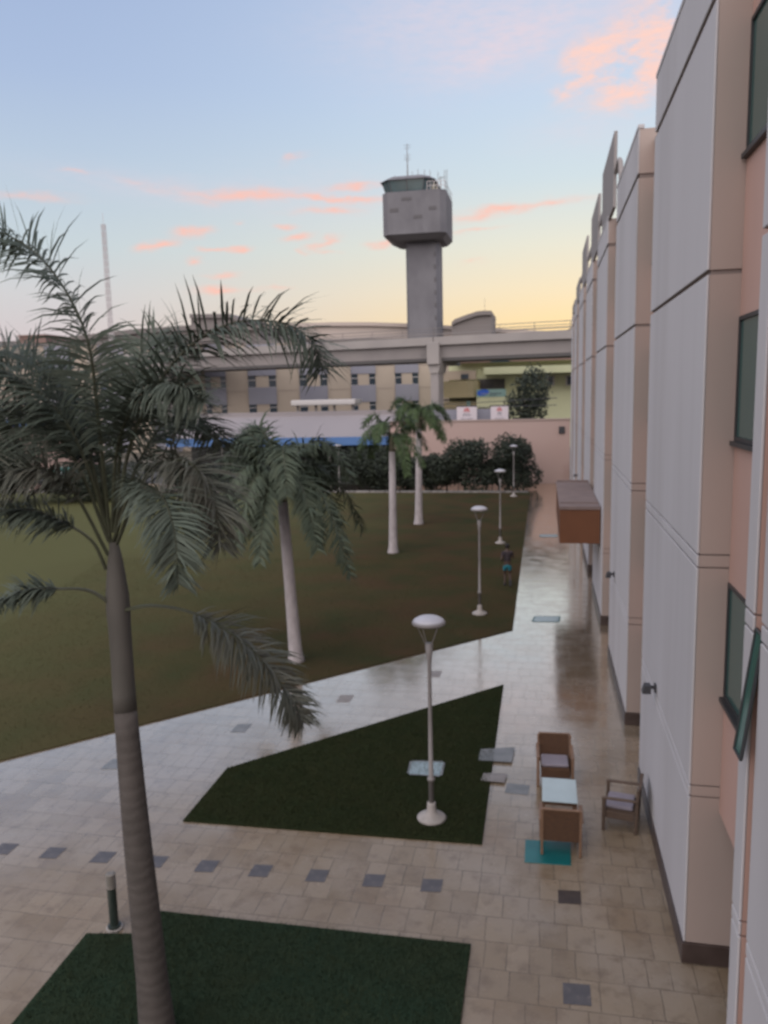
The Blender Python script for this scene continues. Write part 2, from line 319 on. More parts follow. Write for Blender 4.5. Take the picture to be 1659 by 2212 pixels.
# ------------------------------------------------------------------ mesh helpers
class MB:
    def __init__(s): s.v = []; s.f = []; s.mi = []
    def add(s, vs, fs, mi=0):
        n = len(s.v); s.v += [tuple(v) for v in vs]; s.f += [tuple(i+n for i in f) for f in fs]; s.mi += [mi]*len(fs); return s
    def box(s, x0, x1, y0, y1, z0, z1, mi=0):
        vs = [(x, y, z) for z in (z0, z1) for y in (y0, y1) for x in (x0, x1)]
        return s.add(vs, [(0, 2, 3, 1), (4, 5, 7, 6), (0, 1, 5, 4), (2, 6, 7, 3), (0, 4, 6, 2), (1, 3, 7, 5)], mi)
    def prism(s, pts, a, b, axis='z', mi=0):
        """polygon pts in the plane across axis, extruded a..b"""
        def P(u, v, w): return (u, v, w) if axis == 'z' else ((w, u, v) if axis == 'x' else (u, w, v))
        n = len(pts); vs = [P(u, v, a) for u, v in pts] + [P(u, v, b) for u, v in pts]
        return s.add(vs, [tuple(range(n))[::-1], tuple(range(n, 2*n))] + [(i, (i+1) % n, n+(i+1) % n, n+i) for i in range(n)], mi)
    def tube(s, pts, rad, n=8, caps=True, mi=0):
        pts = [Vector(p) for p in pts]
        if not hasattr(rad, '__len__'): rad = [rad]*len(pts)
        vs = []; ref = None
        for i, p in enumerate(pts):
            t = (pts[min(i+1, len(pts)-1)] - pts[max(i-1, 0)]).normalized()
            if ref is None: ref = Vector((1, 0, 0)) if abs(t.x) < .9 else Vector((0, 1, 0))
            a = (ref - t*ref.dot(t)).normalized(); b = t.cross(a); ref = a
            for k in range(n):
                an = 2*math.pi*k/n; vs.append(p + (a*math.cos(an) + b*math.sin(an))*rad[i])
        fs = [(i*n+k, i*n+(k+1) % n, (i+1)*n+(k+1) % n, (i+1)*n+k) for i in range(len(pts)-1) for k in range(n)]
        if caps: fs += [tuple(range(n))[::-1], tuple((len(pts)-1)*n+k for k in range(n))]
        return s.add(vs, fs, mi)
    def lathe(s, prof, n=20, o=(0, 0, 0), mi=0):
        """prof: (radius, z) from bottom to top"""
        vs = []; fs = []
        for r, z in prof:
            for k in range(n):
                a = 2*math.pi*k/n; vs.append((o[0]+r*math.cos(a), o[1]+r*math.sin(a), o[2]+z))
        for i in range(len(prof)-1):
            fs += [(i*n+k, i*n+(k+1) % n, (i+1)*n+(k+1) % n, (i+1)*n+k) for k in range(n)]
        fs += [tuple(range(n))[::-1], tuple((len(prof)-1)*n+k for k in range(n))]
        return s.add(vs, fs, mi)
    def build(s, name, m, parent=None, origin=None, smooth=False, bevel=0, loc=None):
        me = bpy.data.meshes.new(name)
        o_ = Vector(origin) if origin is not None else Vector((0, 0, 0))
        me.from_pydata([(v[0]-o_.x, v[1]-o_.y, v[2]-o_.z) for v in s.v], [], s.f)
        for x in (m if isinstance(m, (list, tuple)) else [m]): me.materials.append(x)
        me.polygons.foreach_set('material_index', s.mi)
        if smooth: me.polygons.foreach_set('use_smooth', [True]*len(s.f))
        me.validate(); me.update()
        o = bpy.data.objects.new(name, me); COL.objects.link(o)
        if parent is not None: o.parent = parent
        elif origin is not None: o.location = o_
        if loc is not None: o.location = loc
        if bevel:
            b = o.modifiers.new('bevel', 'BEVEL'); b.width = bevel; b.segments = 2; b.limit_method = 'ANGLE'; b.harden_normals = False
        return o
def tag(o, label=None, cat=None, group=None, kind=None):
    if label: o['label'] = label
    if cat: o['category'] = cat
    if group: o['group'] = group
    if kind: o['kind'] = kind
    return o
def thing(name, label, cat, loc=(0, 0, 0), rz=0, group=None):
    o = bpy.data.objects.new(name, None); COL.objects.link(o); o.location = loc; o.rotation_euler = (0, 0, rz); o.empty_display_size = .3
    return tag(o, label, cat, group)
def copy_tree(o, parent=None):
    c = o.copy(); COL.objects.link(c)
    if parent is not None: c.parent = parent
    for ch in list(o.children): copy_tree(ch, c)
    return c
def flat(name, pts, z, m, **k):
    mb = MB(); mb.add([(p[0], p[1], z) for p in pts], [tuple(range(len(pts)))])
    return tag(mb.build(name, m), **k)

# ------------------------------------------------------------------ setting
flat('ground', [(-3000, -400), (3000, -400), (3000, 4000), (-3000, 4000)], -.03, MT['ground'], kind='structure')
flat('parking_lot', [(-120, 62.5), (-.2, 62.5), (-.2, 69.6), (-14, 69.6), (-14, 95), (-120, 95)], -.012, MT['asphalt'], kind='structure')
tag(MB().box(-80, 2.9, -6, 69.9, -.02, 0).build('pavement', MT['paving']), kind='structure')
def slab_poly(name, pts, z0, z1, m, **k):
    mb = MB(); mb.prism(pts, z0, z1); return tag(mb.build(name, m), **k)
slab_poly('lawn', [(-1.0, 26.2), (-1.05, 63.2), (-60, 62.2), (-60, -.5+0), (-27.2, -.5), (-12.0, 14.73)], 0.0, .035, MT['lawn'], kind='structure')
slab_poly('lawn', [(-1.05, 21.0), (-6.73, 15.15), (-6.73, 13.0), (-1.04, 13.12)], 0.0, .035, MT['turf'], kind='structure')
slab_poly('lawn', [(-1.0, 10.48), (-5.92, 10.42), (-6.02, 9.86), (-6.75, 9.74), (-6.72, 7.2), (-9.8, 4.2), (-9.8, -3), (-1.0, -3)], 0.0, .035, MT['turf2'], kind='structure')
kb = MB()
for i in range(46):
    x0 = -1.2-1.3*(i+1); kb.box(x0+.03, x0+1.27, 63.5, 63.72, -.01, .14)
tag(kb.build('kerb', MT['kerb'], bevel=.02), kind='structure')

# ------------------------------------------------------------------ long building on the right
XP, XR = 1.96, 2.36
bld = thing('office_building', 'long three storey white building with projecting panels and pink recesses along the paved walk', 'building', (XR, 30, 0))
B0 = (XR, 30, 0)
def bpart(mb, name, m, parent=None, **k): return mb.build(name, m, parent or bld, B0 if parent is None else k.pop('po', B0), **k)
panels = [(2.4, 8.12, 13.55), (10.65, 16.0, 13.55), (18.8, 24.0, 13.55), (27.2, 32.3, 13.4), (35.4, 40.5, 13.4), (43.6, 48.7, 13.4), (51.8, 56.0, 13.4), (58.6, 61.2, 13.2)]
GR = [2.5, 2.66, 5.68, 5.85, 9.40, 12.58]
def panel(y0, y1, top, slot=None, side=None):
    spans = [(y0, y1)] if not slot else [(y0, slot[0]), (slot[1], y1)]
    face = MB(); body = MB(); gv = MB(); base = MB()
    for a, b in spans:
        zs = [.32] + [z for z in GR if z < top] + [top]
        for i in range(len(zs)-1):
            gw = lambda z: .05 if z > 12 else (.03 if z > 9 else .012); g0 = gw(zs[i]); g1 = gw(zs[i+1])
            lo = zs[i] + (g0 if i else 0); hi = zs[i+1] - (g1 if i < len(zs)-2 else 0)
            face.box(XP, XP+.03, a, b, lo, hi)
            if hi > 13.3:
                body.box(XP+.032, 2.86, a+.004, b-.004, lo, 13.34); body.box(XP+.032, 2.40 if top < 14 else 2.14, a+.004, b-.004, 13.342, hi)
            else: body.box(XP+.032, 2.86, a+.004, b-.004, lo, hi)
        gv.box(XP+.05, 2.8, a+.03, b-.03, .3, 13.3)
        base.box(XP-.02, 2.9, a-.02, b+.02, 0, .31)
        face.box(XP-.012, XP+.12, a-.012, b+.012, top+.002, top+.09)
    o = bpart(face, 'facade_panel', MT['white'], bevel=.012)
    bpart(body, 'return_face', side or MT['cream'], o); bpart(gv, 'groove', MT['groove'], o); bpart(base, 'plinth', MT['plinth'], bevel=.01)
for i, (y0, y1, top) in enumerate(panels):
    panel(y0, y1, top, (7.52, 7.80) if i == 0 else None, MT['pink'] if i == 0 else None)
edges = [(panels[i][1], panels[i+1][0]) for i in range(len(panels)-1)]
for a, b in edges + [(-5.0, 2.4)]:
    rec = MB()
    if a < 0: rec.box(XR, 2.84, a, b, 0, 13.25); bpart(rec, 'recess_wall', MT['pink']); continue
    # recess wall in bands between the window openings, then the deep ground floor
    for z0, z1 in ((2.3, 3.95), (5.5, 7.33), (8.85, 10.75), (12.25, 13.25)): rec.box(XR, 2.84, a, b, z0, z1)
    wa, wb = b-2.05, b-.03
    for z0, z1 in ((3.95, 5.5), (7.33, 8.85), (10.75, 12.25)):
        rec.box(XR, 2.84, a, wa, z0, z1); rec.box(XR, 2.84, wb, b, z0, z1)
    o = bpart(rec, 'recess_wall', MT['pink'])
    rec2 = MB(); rec2.box(2.80, 2.86, a, b, .32, 2.298); bpart(rec2, 'ground_recess_wall', MT['cream'], o)
rec = MB(); rec.box(2.25, 2.5, 7.52, 7.80, .3, 13.3); bpart(rec, 'recess_wall', MT['pink'])
wl = MB(); wl.box(2.87, 16, -5, 61.1, 0, 13.24); bpart(wl, 'wall', MT['pink'])
rf = MB(); rf.box(2.3, 16.05, -5, 61.15, 13.255, 13.33); bpart(rf, 'roof', MT['concrete'])
def window(y0, y1, z0, z1, x=XR-.02):
    f = MB(); t = .05
    f.box(x, x+.06, y0, y1, z0, z0+t); f.box(x, x+.06, y0, y1, z1-t, z1); f.box(x, x+.06, y0, y0+t, z0+t, z1-t); f.box(x, x+.06, y1-t, y1, z0+t, z1-t)
    ym = (y0+y1)/2; f.box(x+.002, x+.058, ym-.02, ym+.02, z0+t, z1-t)
    o = bpart(f, 'window', MT['frame'])
    g = MB(); g.box(x+.025, x+.035, y0+t, ym-.02, z0+t, z1-t); g.box(x+.025, x+.035, ym+.02, y1-t, z0+t, z1-t)
    bpart(g, 'pane', MT['glass'], o)
    sl = MB(); sl.box(XR-.07, XR-.002, y0-.03, y1, z0-.06, z0-.003); bpart(sl, 'sill', MT['frame'], o)
for a, b in edges:
    for z0, z1 in ((3.95, 5.5), (7.33, 8.85), (10.75, 12.25)): window(b-2.05, b-.03, z0, z1)
    d = MB(); d.box(2.72, 2.79, b-2.0, b-.3, .02, 2.2); dd = bpart(d, 'door', MT['frame'])
    g = MB(); g.box(2.705, 2.718, b-1.9, b-1.2, .15, 2.1); g.box(2.705, 2.718, b-1.1, b-.4, .15, 2.1); bpart(g, 'pane', MT['glass'], dd)
# the top hung window standing open in the narrow slot
op = MB(); ang = .12
def leaf_pts(y0, y1, L, off=0):
    t = (1.99, 5.72); dx, dz = -math.sin(ang), -math.cos(ang)
    return [(t[0]+off, y0, t[1]), (t[0]+off, y1, t[1]), (t[0]+off+dx*L, y1, t[1]+dz*L), (t[0]+off+dx*L, y0, t[1]+dz*L)]
q = leaf_pts(7.54, 7.79, 1.22); q2 = leaf_pts(7.54, 7.79, 1.22, .02)
op.add(q+q2, [(0, 1, 2, 3), (7, 6, 5, 4), (0, 4, 5, 1), (1, 5, 6, 2), (2, 6, 7, 3), (3, 7, 4, 0)])
ow = bpart(op, 'open_window', MT['leafglass'])
of = MB()
for i in range(4): of.tube([q[i], q[(i+1) % 4]], .018, 6)
bpart(of, 'frame', MT['frame'], ow)
# projecting entrance canopy box
cb = MB(); cb.box(.56, XP-.025, 28.0, 28.12, 2.68, 3.88); cn = bpart(cb, 'entrance_canopy', MT['canopyface'], bevel=.01)
c2 = MB(); c2.box(.54, XP-.022, 27.97, 36.0, 3.885, 3.99); c2.box(.58, XP-.03, 28.8, 28.86, 3.992, 4.03); c2.box(.58, XP-.03, 35.7, 35.9, 3.992, 4.06); bpart(c2, 'canopy_slab', MT['canopytop'], cn)
c3 = MB(); c3.box(.56, .66, 28.125, 36.0, 2.68, 3.88); c3.box(.67, XP-.025, 35.9, 36.0, 2.68, 3.88); bpart(c3, 'side_panel', MT['canopyface'], cn)
c4 = MB(); c4.box(.67, XP-.03, 28.13, 35.89, 2.74, 2.80); bpart(c4, 'soffit', MT['canopytop'], cn)
# roof frames and brackets on the taller panels
def screen(y0, y1, z1):
    m = MB(); m.box(XP+.005, XP+.10, y0, y1, 13.35, z1); bpart(m, 'roof_screen', MT['beam'], bevel=.01)
for y0, y1, z1 in ((25.4, 30.2, 15.5), (32.3, 36.9, 15.35), (40.6, 45.4, 15.35), (48.8, 53.4, 14.5), (55.5, 60.5, 14.0)): screen(y0, y1, z1)
fr = MB()
fr.tube([(2.04, 25.45, 14.35), (2.05, 24.5, 14.45), (2.05, 24.15, 14.3), (2.05, 23.95, 13.95), (2.06, 23.85, 13.5)], .07, 8)
bpart(fr, 'roof_bracket', MT['beam'])
for a, b in ((30.2, 32.3), (36.9, 40.6), (45.4, 48.8)):
    fb = MB(); fb.box(2.0, 2.1, a, b, 14.15, 14.35); bpart(fb, 'roof_beam', MT['beam'])
fx = MB(); fx.box(2.0, 2.3, 61.2, 61.9, 12.2, 12.3); fx.tube([(2.1, 61.2, 12.6), (1.7, 62.4, 12.5)], .05, 6); bpart(fx, 'roof_bracket', MT['beam'])

# wall fixtures
def fixture(y, z, label):
    t = thing('wall_light', label, 'wall light', (XP, y, z), 0, 'dark fixtures on the white panels')
    a = MB(); a.box(-.035, -.002, -.06, .06, -.07, .07); a.build('bracket', MT['fixture'], t)
    h = MB(); h.tube([(-.03, 0, 0), (-.12, 0, .02), (-.16, -.03, -.02)], [.03, .035, .05], 8); h.prism([(-.24, -.08), (-.10, -.08), (-.10, .06), (-.20, .06)], -.12, .08, 'y'); h.build('lamp_housing', MT['fixture'], t)
fixture(13.9, 2.80, 'dark boxy wall light on the nearest white panel beyond the open window')
fixture(22.4, 2.88, 'dark wall light on the white panel just before the brown canopy')
fixture(47.6, 3.05, 'tiny dark wall light on a far white panel past the brown canopy')

# ------------------------------------------------------------------ paving inlays
def inlay(name, pts, z, m, label, cat, group=None, rim=None):
    c = sum((Vector((p[0], p[1], 0)) for p in pts), Vector())/len(pts)
    mb = MB(); mb.prism([(p[0], p[1]) for p in pts], z-.012, z)
    if rim is None: return tag(mb.build(name, m, None, (c.x, c.y, 0)), label, cat, group)
    t = thing(name, label, cat, (c.x, c.y, 0), 0, group); mb.build('cover_plate', m, t, (c.x, c.y, 0))
    rm = MB()
    for i in range(len(pts)):
        a = Vector((*pts[i], 0)); b = Vector((*pts[(i+1) % len(pts)], 0)); d = (b-a).normalized(); n = Vector((d.y, -d.x, 0))*.05
        rm.add([(*(a-d*.0+n*0).xy, z+.004), (*b.xy, z+.004), (*(b+n).xy, z+.004), (*(a+n).xy, z+.004)], [(0, 1, 2, 3)])
    rm.build('rim', rim, t, (c.x, c.y, 0)); return t
def sq(cx, cy, w, h, sk=.0): return [(cx-w/2, cy-h/2), (cx+w/2, cy-h/2+sk), (cx+w/2, cy+h/2+sk), (cx-w/2, cy+h/2)]
row = [-9.55, -8.60, -7.62, -6.62, -5.67, -4.70, -3.70, -2.73, -1.76]
names = ['leftmost dark square inlaid in the cross walk at the photo edge', 'dark inlaid square second from the left photo edge', 'dark inlaid square behind the short bollard', 'dark inlaid square half hidden behind the big palm trunk',
         'dark inlaid square just right of the big palm trunk', 'dark inlaid square second to the right of the big palm trunk', 'dark inlaid square in the brown stained part of the cross walk', 'dark inlaid square second from the right end of its row', 'dark inlaid square below the near lamp post, right end of its row']
for i, x in enumerate(row):
    inlay('inlaid_tile', sq(x, 11.60+.024*i, .33, .34, .03), .006, MT['tile'], names[i], 'paving tile', 'dark squares in a row across the paving')
inlay('inlaid_tile', sq(.445, 11.85, .35, .34, .03), .006, MT['tilebrown'], 'dark brown square set in the walk in front of the teal mat', 'paving tile')
inlay('inlaid_tile', sq(.48, 9.77, .36, .38, .02), .006, MT['tile'], 'grey square set in the walk nearest the viewer at lower right', 'paving tile')
for (x, y, l) in ((-7.23, 17.22, 'faint grey square in the slanting path left of the drooping palm frond'), (-9.34, 14.98, 'faint grey square in the slanting path beside the big palm trunk'), (-5.16, 19.43, 'faint grey square in the slanting path right of the drooping palm frond'), (-3.05, 21.6, 'faint grey square in the slanting path behind the near lamp post')):
    inlay('inlaid_tile', sq(x, y, .36, .5, .06), .006, MT['slab2'] if y > 18 else MT['slab'], l, 'paving tile', 'grey squares along the slanting path')
inlay('stone_slab', [(-1.36, 16.32), (-.64, 16.34), (-.60, 17.08), (-1.36, 16.86)], .05, MT['slab'], 'large grey slab lying across the lawn edge, farthest of the three', 'stone slab')
inlay('stone_slab', [(-1.24, 15.42), (-.75, 15.40), (-.71, 15.80), (-1.20, 15.74)], .05, MT['slab2'], 'small beige grey slab lying across the lawn edge', 'stone slab')
inlay('stone_slab', [(-.73, 15.05), (-.27, 15.03), (-.24, 15.43), (-.70, 15.46)], .008, MT['slab'], 'small blue grey slab let into the walk beside the far chair', 'stone slab')
inlay('access_cover', [(-2.75, 15.46), (-2.10, 15.48), (-2.11, 16.08), (-2.78, 16.02)], .055, MT['cover'], 'pale blue cover plate lying in the grass behind the near lamp post', 'cover plate', None, MT['slab'])
inlay('access_cover', [(-.34, 27.3), (.52, 27.36), (.58, 28.02), (-.26, 27.94)], .008, MT['cover'], 'shiny pale cover with dark teal rim in the walk near the brown canopy', 'cover plate', None, MT['coverrim'])
inlay('access_cover', [(-.16, 43.9), (.72, 43.95), (.72, 44.7), (-.16, 44.65)], .008, MT['cover'], 'small far teal rimmed cover in the walk beside the brown canopy', 'cover plate', None, MT['coverrim'])

# ------------------------------------------------------------------ lamp posts
def lamp_post():
    t = thing('lamp_post', 'near grey lamp post with white dome and round foot on the dark green lawn', 'lamp post', (0, 0, 0), 0, 'lamp posts along the walk')
    b = MB(); b.lathe([(.27, 0), (.28, .04), (.24, .07), (.13, .11), (.09, .18), (.085, .30), (.075, .34)], 20); b.build('base', MT['concrete'], t, smooth=True)
    p = MB(); p.lathe([(.052, .34), (.050, .78), (.072, .785), (.072, .83), (.046, .835), (.038, 2.0), (.036, 3.05), (.055, 3.2), (.075, 3.45)], 14); p.build('pole', MT['pole'], t, smooth=True)
    s = MB()
    for k in range(4):
        a = math.pi/4+k*math.pi/2; c, d = math.cos(a), math.sin(a)
        s.tube([(c*.07, d*.07, 3.43), (c*.13, d*.13, 3.55), (c*.24, d*.24, 3.78), (c*.27, d*.27, 3.83)], .008, 5)
    s.build('strut', MT['pole'], t)
    r = MB(); r.lathe([(.27, 3.80), (.305, 3.82), (.31, 3.85), (.30, 3.865)], 28); r.build('rim', MT['pole'], t, smooth=True)
    d = MB(); d.lathe([(.297, 3.866), (.27, 3.90), (.20, 3.94), (.10, 3.965), (.01, 3.97)], 28); d.build('lamp_dome', MT['dome'], t, smooth=True)
    return t
lp = lamp_post(); lp.location = (-2.04, 13.8, .03)
for x, y, l in ((-2.25, 27.95, 'second nearest lamp post, standing at the lawn edge past the slanting path'), (-2.25, 41.7, 'third lamp post along the walk, just behind the runner'), (-2.26, 61.0, 'farthest lamp post of the walk, in front of the last bush'), (-16.9, 64.1, 'lamp post far left of the others, in front of the blue edged shed')):
    c = copy_tree(lp); c.location = (x, y, .03); c['label'] = l

# bollard light
t = thing('bollard_light', 'short dark green bollard light with louvred head beside the big palm', 'bollard', (-6.4, 9.95, 0))
a = MB(); a.lathe([(.125, 0), (.125, .04), (.115, .045)], 20); a.build('foot_pad', MT['concrete'], t)
a = MB(); a.lathe([(.10, .046), (.10, .075), (.068, .08), (.068, .66), (.072, .665), (.072, .69)], 18); a.build('post', MT['bollard'], t)
a = MB()
for k in range(5): a.lathe([(.055, .692+k*.04), (.074, .694+k*.04), (.074, .710+k*.04), (.05, .722+k*.04)], 18)
a.lathe([(.076, .893), (.076, .915), (.05, .93)], 18); a.build('louvre_head', MT['bolhead'], t)

# ------------------------------------------------------------------ furniture
def chair(kind):
    w, tr = (MT['wicker'], MT['wood']) if kind == 0 else (MT['wood2'], MT['wood2'])
    t = thing('armchair', '', 'armchair', (0, 0, 0), 0, 'armchairs around the small table')
    b = MB(); b.prism([(.26, .27), (.283, .27), (.335, .86), (.30, .87)], -.30, .30, 'x'); b.build('backrest', w, t, bevel=.012)
    b = MB(); b.prism([(.295, .872), (.345, .862), (.35, .888), (.30, .898)], -.325, .325, 'x'); b.build('top_rail', tr, t, bevel=.008)
    b = MB(); b.box(-.285, .285, -.28, .25, .34, .40); b.build('seat', w, t, bevel=.01)
    b = MB(); b.box(-.27, .27, -.27, .21, .403, .475); b.build('cushion', MT['cushion'], t, bevel=.028)
    b = MB(); b.box(-.285, .285, -.31, -.284, .20, .385); b.build('apron', w, t, bevel=.005)
    for s in (-1, 1):
        b = MB(); b.prism([(-.33, .615), (.285, .635), (.285, .665), (-.33, .645)], s*.345-.035, s*.345+.035, 'x'); b.build('armrest', tr, t, bevel=.008)
        b = MB(); b.box(s*.345-.028, s*.345+.028, -.325, -.265, 0, .613); b.build('leg', tr, t, bevel=.006)
        b = MB(); b.prism([(.24, 0), (.29, 0), (.325, .86), (.275, .86)], s*.325-.023, s*.325+.023, 'x'); b.build('leg', tr, t, bevel=.006)
        b = MB(); b.box(s*.33-.015, s*.33+.015, -.262, .235, .25, .385); b.build('side_panel', w, t, bevel=.004)
    return t
c = chair(0); c.location = (.335, 13.26, .013); c.rotation_euler = (0, 0, R_(180)); c['label'] = 'brown wicker armchair seen from behind, nearest the viewer, standing over the teal mat'
c2_ = copy_tree(c); c2_.location = (.26, 15.75, .004); c2_.rotation_euler = (0, 0, R_(2)); c2_['label'] = 'brown wicker armchair with lavender cushion facing the viewer behind the table'
c = chair(1); c.location = (1.47, 14.25, .004); c.rotation_euler = (0, 0, R_(-101)); c['label'] = 'tan armchair with pale cushion turned sideways against the white panel'
t = thing('side_table', 'small square table with pale glass top between two brown armchairs', 'table', (.32, 13.93, 0))
a = MB(); a.box(-.31, .31, -.44, .44, .722, .738); a.build('tabletop', MT['tabletop'], t, bevel=.004)
a = MB()
for s in (-1, 1):
    a.box(s*.28-.02, s*.28+.02, -.42, .42, .66, .72); a.box(-.257, .257, s*.40-.02, s*.40+.02, .66, .72)
a.build('frame', MT['wicker'], t)
for sx in (-1, 1):
    for sy in (-1, 1):
        a = MB(); a.box(sx*.28-.024, sx*.28+.024, sy*.40-.024, sy*.40+.024, 0, .658); a.build('leg', MT['wood'], t)
a = MB(); a.prism([(-.28, 12.70), (.50, 12.73), (.51, 13.44), (-.28, 13.40)], .001, .012)
tag(a.build('floor_mat', MT['mat_'], None, (.12, 13.07, 0), bevel=.003), 'glossy teal mat lying on the paving under the nearest armchair', 'mat')

# ------------------------------------------------------------------ leaves
def catmull(pts, n):
    P = [Vector(p) for p in pts]; P = [P[0]*2-P[1]] + P + [P[-1]*2-P[-2]]; out = []
    m = len(P)-3
    for i in range(n+1):
        u = i/n*m; k = min(int(u), m-1); u -= k; a, b, c, d = P[k:k+4]
        out.append(.5*((2*b) + (c-a)*u + (2*a-5*b+4*c-d)*u*u + (3*b-a-3*c+d)*u**3))
    return out
def frond(pts, L, n, rng, start=.15, droop=.5, plume=.6, width=.034, r0=.028, name='frond', m=None, parent=None, origin=(0, 0, 0)):
    C = catmull(pts, 26); mb = MB()
    mb.tube(C, [r0*(1-.85*i/26) for i in range(27)], 5, mi=1)
    down = Vector((0, 0, -1))
    for i in range(n):
        t = start + (1-start)*(i+rng.random())/n; u = t*26; k = min(int(u), 25); p = C[k].lerp(C[k+1], u-k); T = (C[k+1]-C[k]).normalized()
        sd = T.cross(Vector((0, 0, 1)))
        sd = sd.normalized() if sd.length > .15 else Vector((rng.uniform(-1, 1), rng.uniform(-1, 1), 0)).normalized()
        nu = sd.cross(T).normalized()
        prof = min(1, (t-start)/.12+.35)*(1-.55*max(0, (t-.55)/.45)**1.5)
        l = L*prof*rng.uniform(.75, 1.12)
        for s in (-1, 1):
            a = rng.gauss(0, plume)
            d = (sd*s*math.cos(a) + nu*math.sin(a)*.9 + T*rng.uniform(.35, .75)).normalized()
            w = width*rng.uniform(.7, 1.2); seg = 3; q = p.copy(); prev = None; vs = []; fs = []
            wd = d.cross(nu if abs(d.dot(nu)) < .8 else T).normalized()
            for j in range(seg+1):
                ww = w*(.55, 1.0, .7, .06)[j]/2
                vs += [q-wd*ww, q+wd*ww]
                d = (d + down*droop*(.25+.35*j)).normalized(); q = q + d*(l/seg)
            fs = [(2*j, 2*j+1, 2*j+3, 2*j+2) for j in range(seg)]
            mb.add(vs, fs, 0)
    return mb.build(name, [m or MT['leaf'], MT['stem']], parent, origin)

# the near palm
PB = (-4.63, 7.95, 0)
palm = thing('palm_tree', 'large near palm with bushy dark fronds rising at the left of the photo', 'palm tree', PB)
rg = random.Random(3)
tr = MB()
tp = catmull([PB, (-4.72, 8.02, 1.5), (-4.83, 8.12, 3.0), (-4.93, 8.25, 4.3)], 14)
tr.tube(tp, [.235-.03*min(1, i/3)-.07*i/14 for i in range(15)], 20); tr.build('trunk', MT['trunk'], palm, PB, smooth=True)
cs = MB(); tp2 = catmull([(-4.93, 8.25, 4.28), (-4.99, 8.36, 5.0), (-5.06, 8.48, 5.6), (-5.12, 8.6, 6.3)], 10)
cs.tube(tp2, [.137, .136, .133, .131, .132, .134, .142, .138, .115, .09, .05], 16); cs.build('crownshaft', MT['crownshaft'], palm, PB, smooth=True)
def PF(*a): return [at(*q) for q in a]
BIG = [
 ([(238, 1160, 8.6), (212, 900, 8.45), (185, 720, 8.3), (105, 575, 8.2), (10, 505, 8.1), (-70, 500, 8.1)], .66, .16),
 ([(248, 1150, 8.6), (285, 950, 8.5), (370, 790, 8.45), (480, 705, 8.4), (600, 695, 8.4), (672, 735, 8.4), (698, 800, 8.4)], .66, .16),
 ([(235, 1150, 8.6), (170, 960, 8.4), (90, 850, 8.2), (0, 800, 8.1), (-90, 820, 8.0)], .62, .2),
 ([(250, 1312, 8.42), (195, 1277, 8.3), (130, 1272, 8.1), (50, 1275, 7.9), (-40, 1320, 7.8)], .36, .52),
 ([(230, 1230, 8.55), (200, 1170, 8.45), (140, 1130, 8.3), (60, 1100, 8.1), (-40, 1110, 8.0)], .46, .42),
 ([(252, 1322, 8.42), (330, 1309, 8.4), (430, 1330, 8.35), (540, 1400, 8.25), (620, 1495, 8.15), (655, 1560, 8.1)], .52, .38),
 ([(250, 1180, 8.6), (320, 1020, 8.3), (405, 1000, 8.0), (460, 1070, 7.9), (475, 1180, 7.85)], .58, .25),
 ([(248, 1150, 8.6), (268, 900, 8.9), (298, 780, 9.3), (345, 730, 9.7), (430, 760, 10.1)], .6, .2),
 ([(235, 1200, 8.55), (150, 1050, 8.3), (60, 1010, 8.0), (-50, 1050, 7.8)], .55, .25),
 ([(245, 1150, 8.6), (300, 1000, 8.8), (360, 910, 9.1), (430, 900, 9.5), (480, 960, 9.9)], .58, .2),
 ([(240, 1150, 8.6), (180, 980, 8.8), (110, 890, 9.1), (20, 870, 9.5), (-60, 930, 9.8)], .6, .2),
 ([(240, 1180, 8.6), (215, 1000, 8.8), (190, 880, 9.1), (130, 790, 9.4), (40, 760, 9.7)], .55, .2),
 ([(245, 1170, 8.6), (285, 1060, 8.2), (340, 1060, 7.7), (375, 1140, 7.4), (385, 1260, 7.3)], .5, .25),
  ([(236, 1170, 8.6), (165, 1000, 8.5), (80, 900, 8.5), (-10, 890, 8.6), (-80, 960, 8.7)], .62, .22),
 ([(236, 1160, 8.6), (185, 960, 8.6), (110, 820, 8.7), (20, 760, 8.8), (-60, 780, 8.9)], .62, .2),
 ([(242, 1150, 8.6), (255, 960, 8.5), (310, 850, 8.3), (380, 830, 8.1), (440, 870, 8.0)], .58, .2),
]
for i, (p, L, st) in enumerate(BIG):
    frond(PF(*p), L*1.12, 185, rg, st, .32, .58, .028, .026, 'frond', MT['leafold'] if i in (5, 6, 8) else MT['leaf'], palm, PB)

